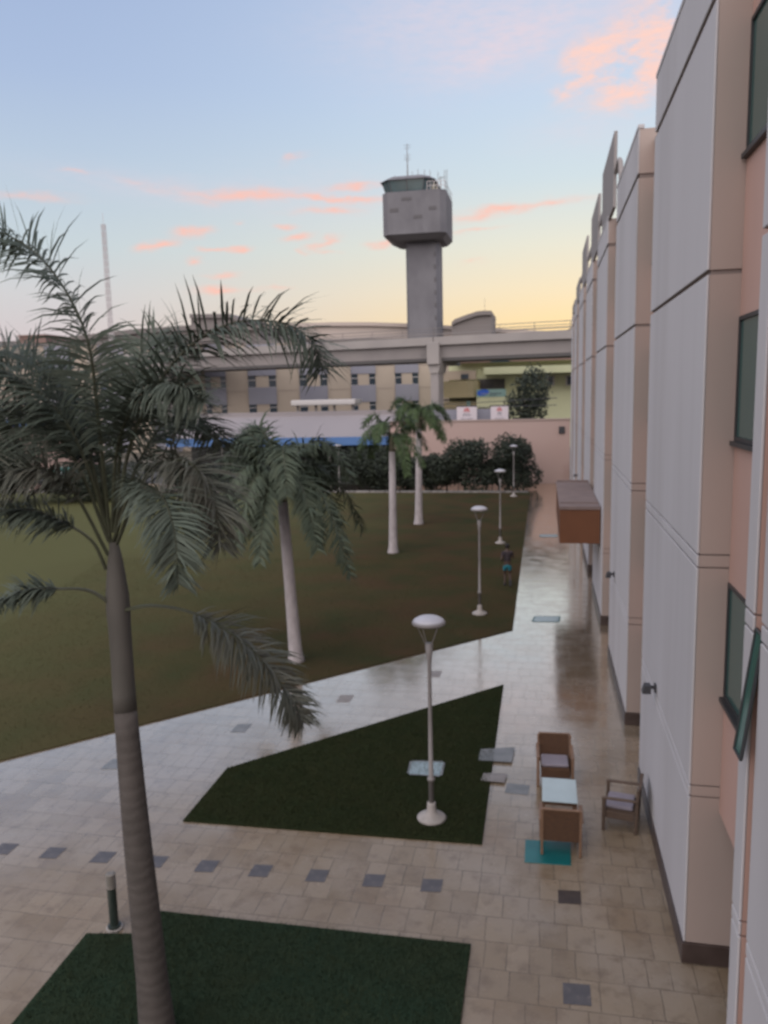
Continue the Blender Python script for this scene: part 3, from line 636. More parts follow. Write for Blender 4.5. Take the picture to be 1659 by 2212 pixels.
# palms on the lawn
def lawn_palm(label, base, top, rb, rt, R, nf, seed, leafm, upper, n=52, e0=.15, e1=1.35):
    rg = random.Random(seed); base = Vector(base); top = Vector(top)
    t = thing('palm_tree', label, 'palm tree', base)
    def lp_(a): return base.lerp(top, a)
    m = MB(); m.tube([lp_(a) for a in (0, .02, .06, .2, .4, upper)], [rb*1.35, rb*1.2, rb, rb*.92, rb*.82, rt*1.15], 16); m.build('trunk', MT['whitetrunk'], t, base, smooth=True)
    m = MB(); m.tube([lp_(a) for a in (upper, upper+.03, .95, 1.0, 1.04)], [rt*1.1, rt, rt*1.05, rt*.8, rt*.35], 14); m.build('crownshaft', MT['tanshaft'], t, base, smooth=True)
    for k in range(nf):
        a = 2*math.pi*(k+rg.uniform(-.3, .3))/nf; e = e0+(e1-e0)*rg.random()**1.5; Rr = R*rg.uniform(.85, 1.1)
        c, s = math.cos(a), math.sin(a); P = []
        for u in (0, .3, .6, .85, 1.0):
            h = Rr*(math.sin(e)*1.15*u*1.15 - (.95+.25*math.cos(e))*u*u*u*1.0); rr = Rr*(.9*u*math.cos(e*.65)+.1*u)
            P.append(top + Vector((c*rr, s*rr, h)))
        frond(P, R*.30, n, rg, .14, .5, .55, .05*R/2.3+.012, .03, 'frond', leafm, t, base)
    return t
lawn_palm('broad dark palm on the lawn with white trunk, right behind the big palm', (-7.36, 22.1, 0), (-7.58, 22.0, 5.75), .205, .13, 2.35, 17, 5, MT['leafmid'], .86, 95, .10, 1.4)
lawn_palm('slim palm with white trunk, left and nearer of the two distant palms', (-7.5, 38.75, 0), (-7.42, 38.7, 5.9), .23, .14, 2.0, 11, 8, MT['leafbright'], .88, 75)
lawn_palm('slim palm with white trunk, right and farther of the two distant palms', (-7.58, 47.7, 0), (-7.45, 47.6, 6.55), .25, .15, 2.2, 11, 12, MT['leafbright'], .90, 75)

# bushes along the far lawn edge
def leaf_cloud(mb, c, r, n, rng, size, shape=1.0):
    cx, cy, cz = c
    lumps = [(rng.uniform(-.55, .55), rng.uniform(-.55, .55), rng.uniform(-.5, .75), rng.uniform(.45, .7)) for _ in range(9)] + [(0, 0, 0, .75)]
    for _ in range(n):
        lx, ly, lz, lr = rng.choice(lumps)
        th = rng.uniform(0, 2*math.pi); u = rng.uniform(-1, 1); q = math.sqrt(1-u*u); rr = lr*rng.uniform(.6, 1.05)
        p = Vector((cx+r[0]*(lx+q*math.cos(th)*rr), cy+r[1]*(ly+q*math.sin(th)*rr), max(.03, cz+r[2]*(lz+u*rr))))
        a = Vector((rng.gauss(0, 1), rng.gauss(0, 1), rng.gauss(0, 1))).normalized(); b = a.orthogonal().normalized(); s = size*rng.uniform(.6, 1.3)
        mb.add([p-a*s, p+b*s*.45, p+a*s, p-b*s*.45], [(0, 1, 2, 3)])
def bush(label, x, y, rx, rz, seed, n=1500, ry=None, group='bushes at the far lawn edge'):
    rg = random.Random(seed); t = thing('bush', label, 'bush', (x, y, 0), 0, group)
    rx *= 1.15; rz *= .93
    m = MB(); leaf_cloud(m, (0, 0, rz), (rx, ry or rx, rz), int(n*1.25), rg, .14); m.build('foliage', MT['bush'], t)
    m = MB()
    for k in range(4):
        a = rg.uniform(0, 6.28); m.tube([(0, 0, 0), (math.cos(a)*rx*.2, math.sin(a)*rx*.2, rz*.6), (math.cos(a)*rx*.45, math.sin(a)*rx*.45, rz*1.2)], [.06, .045, .02], 6)
    m.build('stem', MT['trunk'], t)
def bx(x, Y): return at(x, 1000, Y).x
bush('tall rounded bush at the right end of the far hedge beside the walk', bx(1117, 65.4), 65.4, 1.96, 2.15, 21, 4420)
bush('rounded bush second from the walk end of the far hedge', bx(1003, 65.6), 65.6, 1.85, 1.99, 22, 4080)
bush('low dark bush between two rounded bushes of the far hedge', bx(1050, 66.2), 66.2, 0.95, 1.31, 23, 1530)
bush('low dark bush right of the farther slim palm trunk', bx(938, 65.8), 65.8, 1.34, 1.47, 24, 2550)
bush('rounded bush right behind the nearer slim palm trunk', bx(835, 65.4), 65.4, 2.02, 1.89, 25, 4080)
bush('low dark bush behind the farther slim palm trunk', bx(888, 65.9), 65.9, 1.29, 1.42, 26, 2380)
bush('spreading bush below the right end of the blue shed edge', bx(770, 65.6), 65.6, 1.79, 1.68, 27, 3060)
bush('spreading bush below the blue shed edge near the left lamp post', bx(690, 65.8), 65.8, 1.90, 1.58, 28, 3060)
bush('bush below the blue shed edge behind the broad palm', bx(610, 65.4), 65.4, 1.90, 1.58, 29, 2720)
bush('bush left of the broad palm under the blue shed edge', bx(520, 65.0), 65.0, 1.90, 1.58, 30, 2720)
bush('bush seen through the right fronds of the big palm', bx(420, 64.6), 64.6, 2.02, 1.58, 31, 2550)
bush('wide dark bush left of the big palm near the parked car', at(255, 1075, 58.5).x, 58.5, 2.46, 1.42, 32, 3740)
bush('wide dark bush in front of the parked car at the left', at(155, 1080, 56.5).x, 56.5, 2.69, 1.42, 33, 4080)
bush('tall dark bush at the left edge of the photo', at(20, 1060, 55).x, 55, 3.36, 2.84, 34, 6120)

bush('low dark bush filling the gap between the farther slim palm and the rounded bushes', bx(965, 66.6), 66.6, 1.3, 1.25, 35, 1500)
bush('low dark bush between the two slim palm trunks at the back', bx(868, 66.5), 66.5, 1.2, 1.3, 36, 1400)
bush('low dark bush behind the fourth lamp post, left of the tall rounded bush', bx(1078, 66.6), 66.6, 1.2, 1.3, 37, 1400)
bush('low dark bush left of the nearer slim palm, in front of the carport end', bx(800, 66.4), 66.4, 1.3, 1.3, 38, 1400)

# grass blades on the two near lawns
def grass(name, poly, n, seed, m, h=.05):
    r = np.random.default_rng(seed); P = np.array(poly); lo, hi = P.min(0)-.03, P.max(0)+.03
    q = r.uniform(lo, hi, (n*3, 2)); ins = np.zeros(len(q), bool); j = len(P)-1
    for i in range(len(P)):
        c = ((P[i, 1] > q[:, 1]) != (P[j, 1] > q[:, 1])) & (q[:, 0] < (P[j, 0]-P[i, 0])*(q[:, 1]-P[i, 1])/(P[j, 1]-P[i, 1]+1e-12)+P[i, 0]); ins ^= c; j = i
    q = q[ins][:n]; k = len(q); a = r.uniform(0, 2*np.pi, k); w = r.uniform(.004, .009, k); hh = h*r.uniform(.5, 1.2, k)
    v = np.zeros((k, 3, 3)); d = np.stack([np.cos(a), np.sin(a)], 1)
    v[:, 0, :2] = q-d*w[:, None]; v[:, 1, :2] = q+d*w[:, None]; v[:, 2, :2] = q+r.normal(0, .022, (k, 2)); v[:, :2, 2] = .033; v[:, 2, 2] = .035+hh
    me = bpy.data.meshes.new(name); me.from_pydata(v.reshape(-1, 3).tolist(), [], np.arange(k*3).reshape(-1, 3).tolist()); me.materials.append(m)
    o = bpy.data.objects.new(name, me); COL.objects.link(o); return o
tag(grass('grass', [(-1.05, 20.9), (-6.7, 15.15), (-6.7, 13.03), (-1.06, 13.15)], 42000, 1, MT['blade']), 'short dark grass on the lawn around the near lamp post', 'grass', kind='stuff')
tag(grass('grass', [(-1.0, 10.46), (-5.92, 10.40), (-6.02, 9.86), (-6.72, 9.74), (-6.7, 7.2), (-8, 6), (-1.0, 6)], 42000, 2, MT['blade2']), 'short deep green grass on the nearest lawn below the big palm', 'grass', kind='stuff')

tag(grass('grass', [(-1.06, 26.3), (-12.0, 14.85), (-18, 19), (-22, 36), (-1.1, 38)], 60000, 3, MT['blade3'], .05), 'short olive brown grass tufts on the big lawn beyond the slanting path', 'grass', kind='stuff')

# fence line behind the hedge
fp = thing('wire_fence', 'low dark wire fence running behind the far hedge', 'fence', (-15, 67.2, 0))
m = MB()
for z in (.5, 1.2, 1.9): m.tube([(-33, 67.2, z), (-1.4, 67.2, z)], .022, 5)
m.build('wire', MT['fixture'], fp, (-15, 67.2, 0))
for k in range(12):
    x = -33+k*2.87; m = MB(); m.tube([(x, 67.2, 0), (x, 67.2, 2.0)], .04, 6); m.build('post', MT['fixture'], fp, (-15, 67.2, 0))

# ------------------------------------------------------------------ boundary wall, sheds
wo = (-4.0, 70.2, 0)
w = thing('boundary_wall', 'tall pink boundary wall closing the end of the paved walk', 'wall', wo)
m = MB(); m.box(-13.6, 2.2, 70.0, 70.35, 0, 5.5); m.build('wall_face', MT['wallpink'], w, wo)
m = MB(); m.box(-13.65, 2.2, 69.94, 70.41, 5.503, 5.64); m.build('coping', MT['coping'], w, wo)
m = MB(); m.box(1.25, 1.75, 69.9, 69.995, 4.35, 4.95); m.build('vent_box', MT['fixture'], w, wo)
def shed(name, label, x0, x1, ye, ze, yr, zr, wallm=None):
    o = ((x0+x1)/2, ye, 0); t = thing(name, label, 'shed', o)
    m = MB(); m.prism([(ye, ze), (yr, zr), (yr, zr+.12), (ye, ze+.12)], x0, x1, 'x'); m.build('roof', MT['lilac'], t, o)
    m = MB(); m.box(x0-.02, x1+.02, ye-.12, ye-.003, ze-.62, ze+.14); m.build('blue_fascia', MT['blue'], t, o)
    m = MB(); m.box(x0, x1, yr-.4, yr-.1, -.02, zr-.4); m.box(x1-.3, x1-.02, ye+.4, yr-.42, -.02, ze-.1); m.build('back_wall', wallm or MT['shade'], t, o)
    m = MB(); m.prism([(yr-.1, 0), (yr+.3, 0), (yr+.3, zr+.5), (yr-.1, zr+.5)], x0, x1, 'x'); m.build('parapet', MT['lilac'], t, o)
    n = max(3, int((x1-x0)/5))
    for k in range(n+1):
        x = x0+.3+(x1-x0-.6)*k/n; m = MB(); m.tube([(x, ye+.15, 0), (x, ye+.15, ze-.02)], .07, 8); m.build('post', MT['pole'], t, o)
shed('carport', 'long open carport with lilac grey roof and bright blue edge behind the lawn palms', -36.0, -14.0, 71.2, 4.08, 77, 6.0)
shed('carport', 'far left shed with blue roof edge above a pink wall, left of the big palm', at(-60, 930, 84).x, at(175, 930, 84).x, 84, 5.9, 88, 6.4, MT['wallpink'])

# parked cars
def car(label, loc, rz):
    t = thing('parked_car', label, 'car', loc, rz)
    m = MB(); m.prism([(-2.1, .35), (-2.15, .75), (-1.9, .9), (-1.0, .95), (1.1, .95), (1.95, .82), (2.12, .6), (2.12, .33), (1.7, .25), (-1.7, .25)], -.82, .82, 'y'); m.build('body', MT['carpaint'], t, bevel=.06)
    m = MB(); m.prism([(-1.75, .93), (-1.25, 1.38), (-.5, 1.47), (.45, 1.42), (1.15, .93)], -.70, .70, 'y'); m.build('windows', MT['carteal'], t, bevel=.05)
    m = MB(); m.prism([(-1.28, 1.395), (-.5, 1.49), (.45, 1.44), (.42, 1.5), (-.5, 1.55), (-1.2, 1.45)], -.66, .66, 'y'); m.build('roof', MT['carpaint'], t, bevel=.02)
    for x in (-1.35, 1.3):
        for s in (-1, 1):
            m = MB(); m.tube([(x, s*.66, .31), (x, s*.85, .31)], .31, 18); wh = m.build('wheel', MT['tyre'], t)
            m = MB(); m.tube([(x, s*.852, .31), (x, s*.862, .31)], .19, 14); m.build('rim', MT['pole'], wh)
    for s in (-1, 1):
        m = MB(); m.box(2.10, 2.15, s*.6-.16, s*.6+.16, .58, .72); m.build('headlight', MT['dome'], t)
cp = gz(148, 1040); car('white car with teal tinted windows parked beyond the left bushes', (cp.x, cp.y+.6, -.01), R_(8))

# tree behind the wall
def leafy_tree(name, label, base, h, r, seed, n, cat='tree'):
    rg = random.Random(seed); base = Vector(base); t = thing(name, label, cat, base)
    m = MB(); m.tube([(0, 0, 0), (.1, 0, h*.3), (0, .1, h*.55)], [.22, .17, .1], 8)
    for k in range(7):
        a = k*.9; m.tube([(0, .05, h*(.35+.03*k)), (math.cos(a)*r*.4, math.sin(a)*r*.4, h*(.52+.03*k)), (math.cos(a)*r*.75, math.sin(a)*r*.75, h*(.6+.03*k))], [.08, .05, .02], 6)
    m.build('trunk', MT['trunk'], t)
    m = MB(); leaf_cloud(m, (0, 0, h*.68), (r, r, h*.34), n, rg, .22); m.build('crown', MT['bush'], t)
c = at(1138, 880, 82); leafy_tree('leafy_tree', 'dark leafy tree rising behind the pink wall before the yellow green building', (c.x, 82, 0), 10.3, 2.6, 41, 2600)

# billboards behind the wall
for i, (x0, x1, y0, y1, l) in enumerate(((987, 1030, 878, 911, 'white poster board with red mark, left of the pair above the pink wall'), (1060, 1098, 877, 908, 'white poster board with red mark, right one beside the dark tree'))):
    Y = 74.0; a = at(x0, y1, Y); b = at(x1, y0, Y); o = (a.x, Y, 0); t = thing('poster_board', l, 'poster board', o, 0, 'poster boards above the pink wall')
    m = MB(); m.box(a.x, b.x, Y, Y+.08, a.z-.3, b.z); m.build('board', MT['poster'], t, o)
    m = MB(); w_ = b.x-a.x; h_ = b.z-a.z
    def bar(u0, u1, v0, v1): m.box(a.x+w_*u0, a.x+w_*u1, Y-.012, Y-.002, a.z+h_*v0, a.z+h_*v1)
    for u in (.36, .46, .56): bar(u, u+.07, .70, .86)
    bar(.32, .68, .66, .69); bar(.42, .58, .87, .92); m.build('red_mark', MT['red'], t, o)
    m = MB()
    if i == 0: bar(.28, .72, .40, .44); bar(.2, .45, .18, .21); bar(.5, .8, .18, .21); bar(.3, .65, .52, .545)
    else: bar(.4, .62, .48, .55); bar(.25, .75, .12, .15); bar(.35, .65, .34, .365)
    m.build('lettering', MT['ink'], t, o)
    m = MB(); m.box(a.x-.06, b.x+.06, Y-.02, Y+.1, b.z+.003, b.z+.1); m.build('top_rail', MT['fixture'], t, o)
    for x in (a.x+.15, b.x-.15): m = MB(); m.tube([(x, Y+.15, 0), (x, Y+.15, b.z)], .06, 8); m.build('post', MT['fixture'], t, o)
# panel fence beside the posters
a = at(935, 912, 75); b = at(1061, 880, 75); o = (a.x, 75, 0); t = thing('panel_fence', 'grey sheet fence standing behind the poster boards', 'fence', o)
m = MB(); m.box(a.x, b.x, 75, 75.06, 0, b.z-.12); m.build('sheet', MT['greybay'], t, o)
m = MB(); m.tube([(a.x, 74.95, b.z+.3), (b.x+6, 74.95, b.z+.75)], .03, 5); m.tube([(a.x, 74.95, b.z), (b.x+6, 74.95, b.z+.1)], .03, 5)
m.build('rail', MT['fixture'], t, o)

# ------------------------------------------------------------------ elevated rail viaduct
A_ = Vector((-44.65, 106.56, 0)); B_ = Vector((3.11, 96.29, 0)); dv = (B_-A_).normalized(); rzv = math.atan2(dv.y, dv.x)
va = thing('rail_viaduct', 'grey concrete elevated rail viaduct crossing behind the courtyard', 'viaduct', (A_.x, A_.y, 0), rzv)
pr = at(936, 800, 98.0); pl = (Vector((pr.x, pr.y, 0)) - A_).dot(dv) - .35          # the pier's place along the beam
spans = [(pl-84, pl-42), (pl-42, pl), (pl, pl+42), (pl+42, pl+84), (pl-126, pl-84)]
for a, b in spans:
    m = MB(); m.prism([(0, 12.40), (6.5, 12.40), (7.0, 13.2), (7.0, 14.1), (-.5, 14.1), (-.5, 13.2)][:2] + [(6.9, 14.0), (-.25, 14.0)], a+.06, b-.06, 'x'); g = m.build('girder', MT['beam'], va)
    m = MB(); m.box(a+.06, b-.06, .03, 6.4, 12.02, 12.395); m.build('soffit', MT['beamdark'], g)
    m = MB(); m.box(a+.06, b-.06, -.75, -.45, 13.95, 14.95); m.box(a+.06, b-.06, 7.0, 7.3, 13.95, 14.95); m.box(a+.06, b-.06, -.44, 6.99, 14.003, 14.2); m.build('parapet', MT['beamlight'], g)
    m = MB()
    for z in (15.25, 15.6, 16.0): m.tube([(a, -.5, z), (b, -.5, z)], .045, 5)
    m.tube([(a, 7.1, 15.9), (b, 7.1, 15.9)], .06, 5); m.tube([(a, 7.1, 15.4), (b, 7.1, 15.4)], .06, 5)
    for k in range(11):
        x = a+(b-a)*k/10; m.tube([(x, -.5, 14.95), (x, -.5, 16.0)], .04, 5)
    m.build('railing', MT['rail'], g)
for a in (pl, pl-42, pl+42, pl-84):
    m = MB(); m.box(a-.8, a+.8, -1.0, 7.6, 11.6, 14.3); m.prism([(a-.8, 11.6), (a+.8, 11.6), (a+.55, 10.5), (a-.55, 10.5)], -.6, 2.2, 'y'); m.build('pier_cap', MT['beamlight'], va, bevel=.05)
    m = MB(); m.box(a-.55, a+.55, -.5, 1.5, 0, 10.49); m.build('pier', MT['beam'], va, bevel=.12)

# ------------------------------------------------------------------ beige office block with grey window bays
A_ = gz(440, 891, 4.9); A_ = at(440, 880, 116); B_ = at(1010, 870, 130); A_.z = B_.z = 0
dv = (B_-A_).normalized(); bl = (B_-A_).length
bb = thing('office_block', 'beige office block with blue grey window bays under the viaduct', 'building', (A_.x, A_.y, 0), math.atan2(dv.y, dv.x))
def ub(x):                       # place along the facade seen at picture column x
    d = ray(x, 830); n = Vector((-dv.y, dv.x, 0)); s = (A_-CAM).dot(n)/d.dot(n); return (CAM+d*s-A_).dot(dv)
m = MB(); m.box(-30, bl+3, .5, 16, 0, 16.5); m.build('wall', MT['beige'], bb)
m = MB(); m.box(-30.1, bl+3.1, .3, 16.1, 16.505, 16.9); m.build('roof', MT['greyhall'], bb)
bays = [(443, 488), (535.6, 597), (647, 708), (759, 812), (854.5, 905), (975, 1012), (330, 385), (215, 270), (100, 155)]
for (xa, xb) in bays:
    u0, u1 = ub(xa), ub(xb); w_ = u1-u0
    m = MB(); m.box(u0, u1, .2, .498, 6.95, 9.6); m.box(u0, u1, .2, .498, 11.4, 16.4); m.box(u0, u1, .2, .498, 0, 5.6); m.box(u0+.02, u1-.02, .47, .497, 5.5, 11.5); ba = m.build('window_bay', MT['greybay'], bb)
    for z0, z1 in ((9.6, 11.4), (5.6, 6.95)):
        m = MB(); m.box(u0+w_*.28, u1-w_*.27, .3, .495, z0+.002, z1-.002); m.build('infill_panel', MT['beige'], ba)
        for a, b in ((u0, u0+w_*.27), (u1-w_*.26, u1)):
            m = MB(); m.box(a+.02, b-.02, .40, .45, z0+.02, z1-.02); f = m.build('window', MT['farglass'], bb)
            zc = z0+(z1-z0)*.62; m = MB(); m.box(a, b, .33, .395, zc-.05, zc+.06); m.box(a, b, .33, .395, z0, z0+.05); m.box(a+.001, a+.04, .335, .39, z0+.01, zc); m.build('frame', MT['fartrim'], f)
gl = MB()
for (xa, xb) in ((488, 535), (597, 647), (708, 759), (812, 854), (905, 975)):
    for z in (9.0, 12.6, 14.5): gl.box(ub(xa)+.3, ub(xb)-.3, .46, .495, z, z+.05)
gl.build('cladding_joint', MT['groove'], bb)
# white slab canopy in front of the block
a = at(628, 877, 101); b = at(767, 862, 101); o = (a.x, 101, 0); t = thing('platform_canopy', 'flat white slab canopy in front of the beige office block', 'canopy', o)
m = MB(); m.box(a.x, b.x, 101, 105, a.z, b.z); m.build('roof_slab', MT['fartrim'], t, o, bevel=.15)
for k in range(4):
    x = a.x+.6+(b.x-a.x-1.2)*k/3; m = MB(); m.box(x-.15, x+.15, 102, 102.3, 0, a.z-.003); m.build('post', MT['pole'], t, o)

# ------------------------------------------------------------------ yellow green building
Y0 = 112.0
def rect(mb, x0, y0, x1, y1, Y, d, mi=0):
    a = at(x0, y1, Y); b = at(x1, y0, Y); mb.box(a.x, b.x, Y, Y+d, a.z, b.z, mi)
    return a, b
a = at(950, 900, Y0); o = (a.x, Y0, 0)
yg = thing('office_block', 'yellow green building with curved balcony right of the viaduct pier', 'building', o)
b = at(1330, 760, Y0)
m = MB(); m.box(a.x+1.0, b.x, Y0+3.0, Y0+14, 0, at(1100, 770, Y0+3).z); m.build('wall', MT['yellowgreen'], yg, o)
m = MB(); rect(m, 1045, 785, 1330, 809, Y0, 2.9); m.build('fascia', MT['yellowgreen'], yg, o)
m = MB(); rect(m, 985, 762, 1330, 784.5, Y0+1.5, 6); m.build('upper_storey', MT['brownblock'], yg, o)
m = MB(); rect(m, 1060, 768, 1100, 783, Y0+1.3, .15); m.build('window', MT['farglass'], yg, o)
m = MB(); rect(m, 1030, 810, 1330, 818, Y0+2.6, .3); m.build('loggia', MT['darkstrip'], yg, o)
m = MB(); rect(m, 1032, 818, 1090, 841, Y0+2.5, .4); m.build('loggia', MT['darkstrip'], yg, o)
# curved balcony
cvx = []
a0 = at(940, 860, Y0-1); a1 = at(1033, 822, Y0-1)
for k in range(13):
    u = k/12; x = a0.x+(a1.x-a0.x)*(u if u < .75 else .75+.25*math.sin((u-.75)/.25*math.pi/2)); cvx.append((x, Y0-1+(0 if u < .75 else 3.2*(1-math.cos((u-.75)/.25*math.pi/2)))))
cvx += [(cvx[-1][0]-.3, Y0+2.9), (a0.x, Y0+2.9)]
m = MB(); m.prism(cvx, a0.z, a1.z); m.build('balcony', MT['yg2'], yg, o)
m = MB(); rect(m, 950, 800, 1028, 821.5, Y0+2.5, .4); m.build('balcony_back_wall', MT['beige'], yg, o)
m = MB(); rect(m, 996, 808, 1012, 819, Y0+2.3, .15); m.build('window', MT['farglass'], yg, o)
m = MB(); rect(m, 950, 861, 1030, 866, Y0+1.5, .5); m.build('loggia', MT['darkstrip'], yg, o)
m = MB(); rect(m, 945, 866.5, 1090, 884, Y0+1.2, .5); m.build('ground_wall', MT['yg2'], yg, o)
m = MB(); rect(m, 1008, 866, 1016, 880, Y0+1.0, .15); m.build('door', MT['signteal'], yg, o)
for x0 in (1150, 1185, 1225, 1270):
    m = MB(); rect(m, x0, 812, x0+10, 831, Y0+2.3, .2); f = m.build('window', MT['farglass'], yg, o)
    m = MB(); rect(m, x0-3, 831.5, x0+13, 833, Y0+2.1, .4); rect(m, x0-3, 811, x0, 832.4, Y0+2.15, .3); rect(m, x0+10, 811, x0+13, 832.4, Y0+2.15, .3); m.build('frame', MT['fartrim'], f, o)
# sign board with blue oval
a = at(1030, 858, Y0); b = at(1093, 840, Y0); so = (a.x, Y0-.4, 0)
sg = thing('sign_board', 'pale teal sign board with blue oval logo on the yellow green building', 'sign', so)
m = MB(); m.box(a.x, b.x, Y0-.4, Y0-.2, a.z, b.z); m.build('board', MT['signteal'], sg, so)
m = MB(); cx, cz = a.x+(b.x-a.x)*.22, (a.z+b.z)/2+.1
m.prism([(cx+.85*math.cos(k*math.pi/9), cz+.42*math.sin(k*math.pi/9)+.1*math.cos(k*math.pi/9)) for k in range(18)], Y0-.43, Y0-.402, 'y'); m.build('logo', MT['signblue'], sg, so)
m = MB(); m.box(cx+.9, cx+2.6, Y0-.425, Y0-.402, cz-.22, cz-.12); m.box(cx+.9, cx+1.9, Y0-.425, Y0-.402, cz-.42, cz-.36); m.build('lettering', MT['ink'], sg, so)
m = MB(); m.box(cx-.3, cx+.95, Y0-.445, Y0-.432, cz-.18, cz-.12); m.build('swoosh', MT['fartrim'], sg, so)
m = MB(); m.box(a.x, b.x, Y0-.35, Y0+2.9, a.z-1.5, a.z-.003); m.build('base_panel', MT['yellowgreen'], sg, so)

# ------------------------------------------------------------------ far skyline
def hall(label, pts, Y, depth, name, m, cat='building'):
    """a far hall: roof outline through picture points at distance Y"""
    P = [at(x, y, Y) for x, y in pts]; o = ((P[0].x+P[-1].x)/2, Y, 0); t = thing(name, label, cat, o)
    mb = MB(); mb.prism([(P[0].x, 0)] + [(q.x, q.z-1.2) for q in P] + [(P[-1].x, 0)], Y, Y+depth, 'y'); mb.build('wall', m, t, o)
    mb = MB(); n = len(P); mb.prism([(q.x, q.z) for q in P] + [(q.x, q.z-1.19) for q in P[::-1]], Y-1.0, Y+depth+1, 'y'); mb.build('roof', m, t, o)
    return t, o
hall('long low hall with gently curved beige roof below the control tower', [(560, 704), (640, 699), (720, 696.5), (800, 696.5), (880, 699), (960, 703), (1040, 708), (1120, 712.5), (1200, 716), (1300, 720)], 260, 60, 'terminal_hall', MT['hall'])
t, o = hall('grey flat block behind the big palm, left of the curved hall', [(412, 679), (500, 678.5), (520, 690)], 240, 30, 'grey_block_building', MT['greyhall'])
hall('long grey roofed building along the left horizon behind the big palm', [(-150, 748), (0, 738), (95, 735), (200, 722), (300, 711), (415, 703), (560, 703)], 200, 40, 'grey_long_building', MT['greyhall'])
a = at(42, 740, 190); b = at(98, 722, 190); o = (a.x, 190, 0); t = thing('rooftop_block', 'small brown block at the left horizon', 'building', o)
m = MB(); m.box(a.x, b.x, 190, 198, 0, b.z-.4); m.build('wall', MT['brownblock'], t, o); m = MB(); m.box(a.x-.3, b.x+.3, 189.7, 198.3, b.z-.39, b.z); m.build('roof', MT['brownblock'], t, o)
t, o = hall('grey brown building with sloping roof right of the control tower', [(976, 697), (983, 690), (1010, 680), (1032, 673), (1050, 671.5), (1062, 672)], 235, 20, 'sloped_roof_building', MT['greyhall'])
m = MB(); q = at(1047, 672, 236); m.tube([(q.x, 236, q.z), (q.x, 236, q.z+3.5)], .05, 5); m.build('aerial', MT['rail'], t, o)

# control tower
TY = 250.0
tb = at(918, 700, TY); tx = tb.x
tw = thing('control_tower', 'tall grey airport control tower with glazed cab and antennas', 'control tower', (tx, TY, 0))
k_ = (at(1000, 600, TY)-at(900, 600, TY)).length/100          # metres per picture unit here
def tz(y): return at(905, y, TY).z
def ox(x, y): return at(x, y, TY).x - tx
sh = 36*k_
m = MB(); m.prism([(-sh+.9, -sh*.8), (sh-.9, -sh*.8), (sh, -sh*.5), (sh, sh*.8), (-sh, sh*.8), (-sh, -sh*.5)], 0, tz(522)); m.build('shaft', MT['tower'], tw)
for i, y in enumerate(range(560, 700, 27)):
    m = MB(); m.box(sh-1.5, sh-.95, -sh*.8-.12, -sh*.8+.1, tz(y), tz(y-9)); m.build('stair_window', MT['towerdark'], tw)
cx0, cx1 = ox(838, 470), ox(971, 470); cm = (cx0+cx1)/2; hw = (cx1-cx0)/2
def octo(h, c=0, d=1.0, ch=.16): return [(c-h+h*ch*2, -h*d), (c+h-h*ch*2, -h*d), (c+h, -h*d+h*ch*2), (c+h, h*d-h*ch*2), (c+h-h*ch*2, h*d), (c-h+h*ch*2, h*d), (c-h, h*d-h*ch*2), (c-h, -h*d+h*ch*2)]
def frust(mb, lo, hi, z0, z1):
    n = len(lo); mb.add([(x, y, z0) for x, y in lo]+[(x, y, z1) for x, y in hi], [tuple(range(n))[::-1], tuple(range(n, 2*n))]+[(i, (i+1) % n, n+(i+1) % n, n+i) for i in range(n)])
m = MB(); frust(m, octo(hw, cm, 1, .09), octo(hw, cm, 1, .09), tz(517), tz(428)); m.build('cab_body', MT['tower'], tw)
m = MB(); frust(m, octo(sh*1.45, cm*.5, 1, .1), octo(hw-.1, cm, 1, .09), tz(528), tz(517)-.02); m.build('underside', MT['towerdark'], tw)
m = MB(); m.box(cx0+2.5, cx0+5, -hw-.1, -hw-.003, tz(470), tz(462)); m.box(cm, cm+2.5, -hw-.1, -hw-.003, tz(486), tz(479)); m.box(cx1-5, cx1-2.8, -hw-.1, -hw-.003, tz(470), tz(463)); m.box(cm-3.5, cm-.6, -hw-.1, -hw-.003, tz(447), tz(441)); m.build('window', MT['towerdark'], tw)
gc = (ox(838, 430)+ox(938, 430))/2; gb = 46*k_; gt = 54*k_
m = MB(); frust(m, octo(gb, gc), octo(gt, gc), tz(428)+.02, tz(400)); m.build('cab_glass', MT['towerglass'], tw)
m = MB()
lo, hi = octo(gb+.08, gc), octo(gt+.08, gc)
for i in range(8):
    for f in (0, .5):
        a = Vector((*lo[i], tz(428))).lerp(Vector((*lo[(i+1) % 8], tz(428))), f); b = Vector((*hi[i], tz(400))).lerp(Vector((*hi[(i+1) % 8], tz(400))), f); m.tube([a, b], .12, 5)
m.build('mullion', MT['towerdark'], tw)
m = MB(); frust(m, octo(gt+.6, gc), octo(gt*.82, gc), tz(400)+.02, tz(390)); frust(m, octo(gt*.82-.05, gc), octo(gt*.35, gc), tz(390)+.01, tz(384)); m.build('roof', MT['tower'], tw)
m = MB()
for z in (tz(420), tz(411)):
    y_ = -hw+.2; m.tube([(ox(932, 420), y_, z), (cx1-.2, y_, z), (cx1-.2, hw-.5, z)], .1, 5)
for k in range(6): m.tube([(ox(932, 420)+k*(cx1-.3-ox(932, 420))/5, -hw+.2, tz(428)), (ox(932, 420)+k*(cx1-.3-ox(932, 420))/5, -hw+.2, tz(411))], .09, 5)
m.build('terrace_railing', MT['mast'], tw)
m = MB(); xm = ox(880, 350); m.tube([(xm, 0, tz(384)), (xm, 0, tz(345)), (xm, 0, tz(308))], [.22, .14, .08], 6)
for y in (312, 318, 333, 339, 343): m.tube([(xm-1.0, 0, tz(y)), (xm+1.0, 0, tz(y))], .06, 5)
m.build('antenna_mast', MT['rail'], tw)
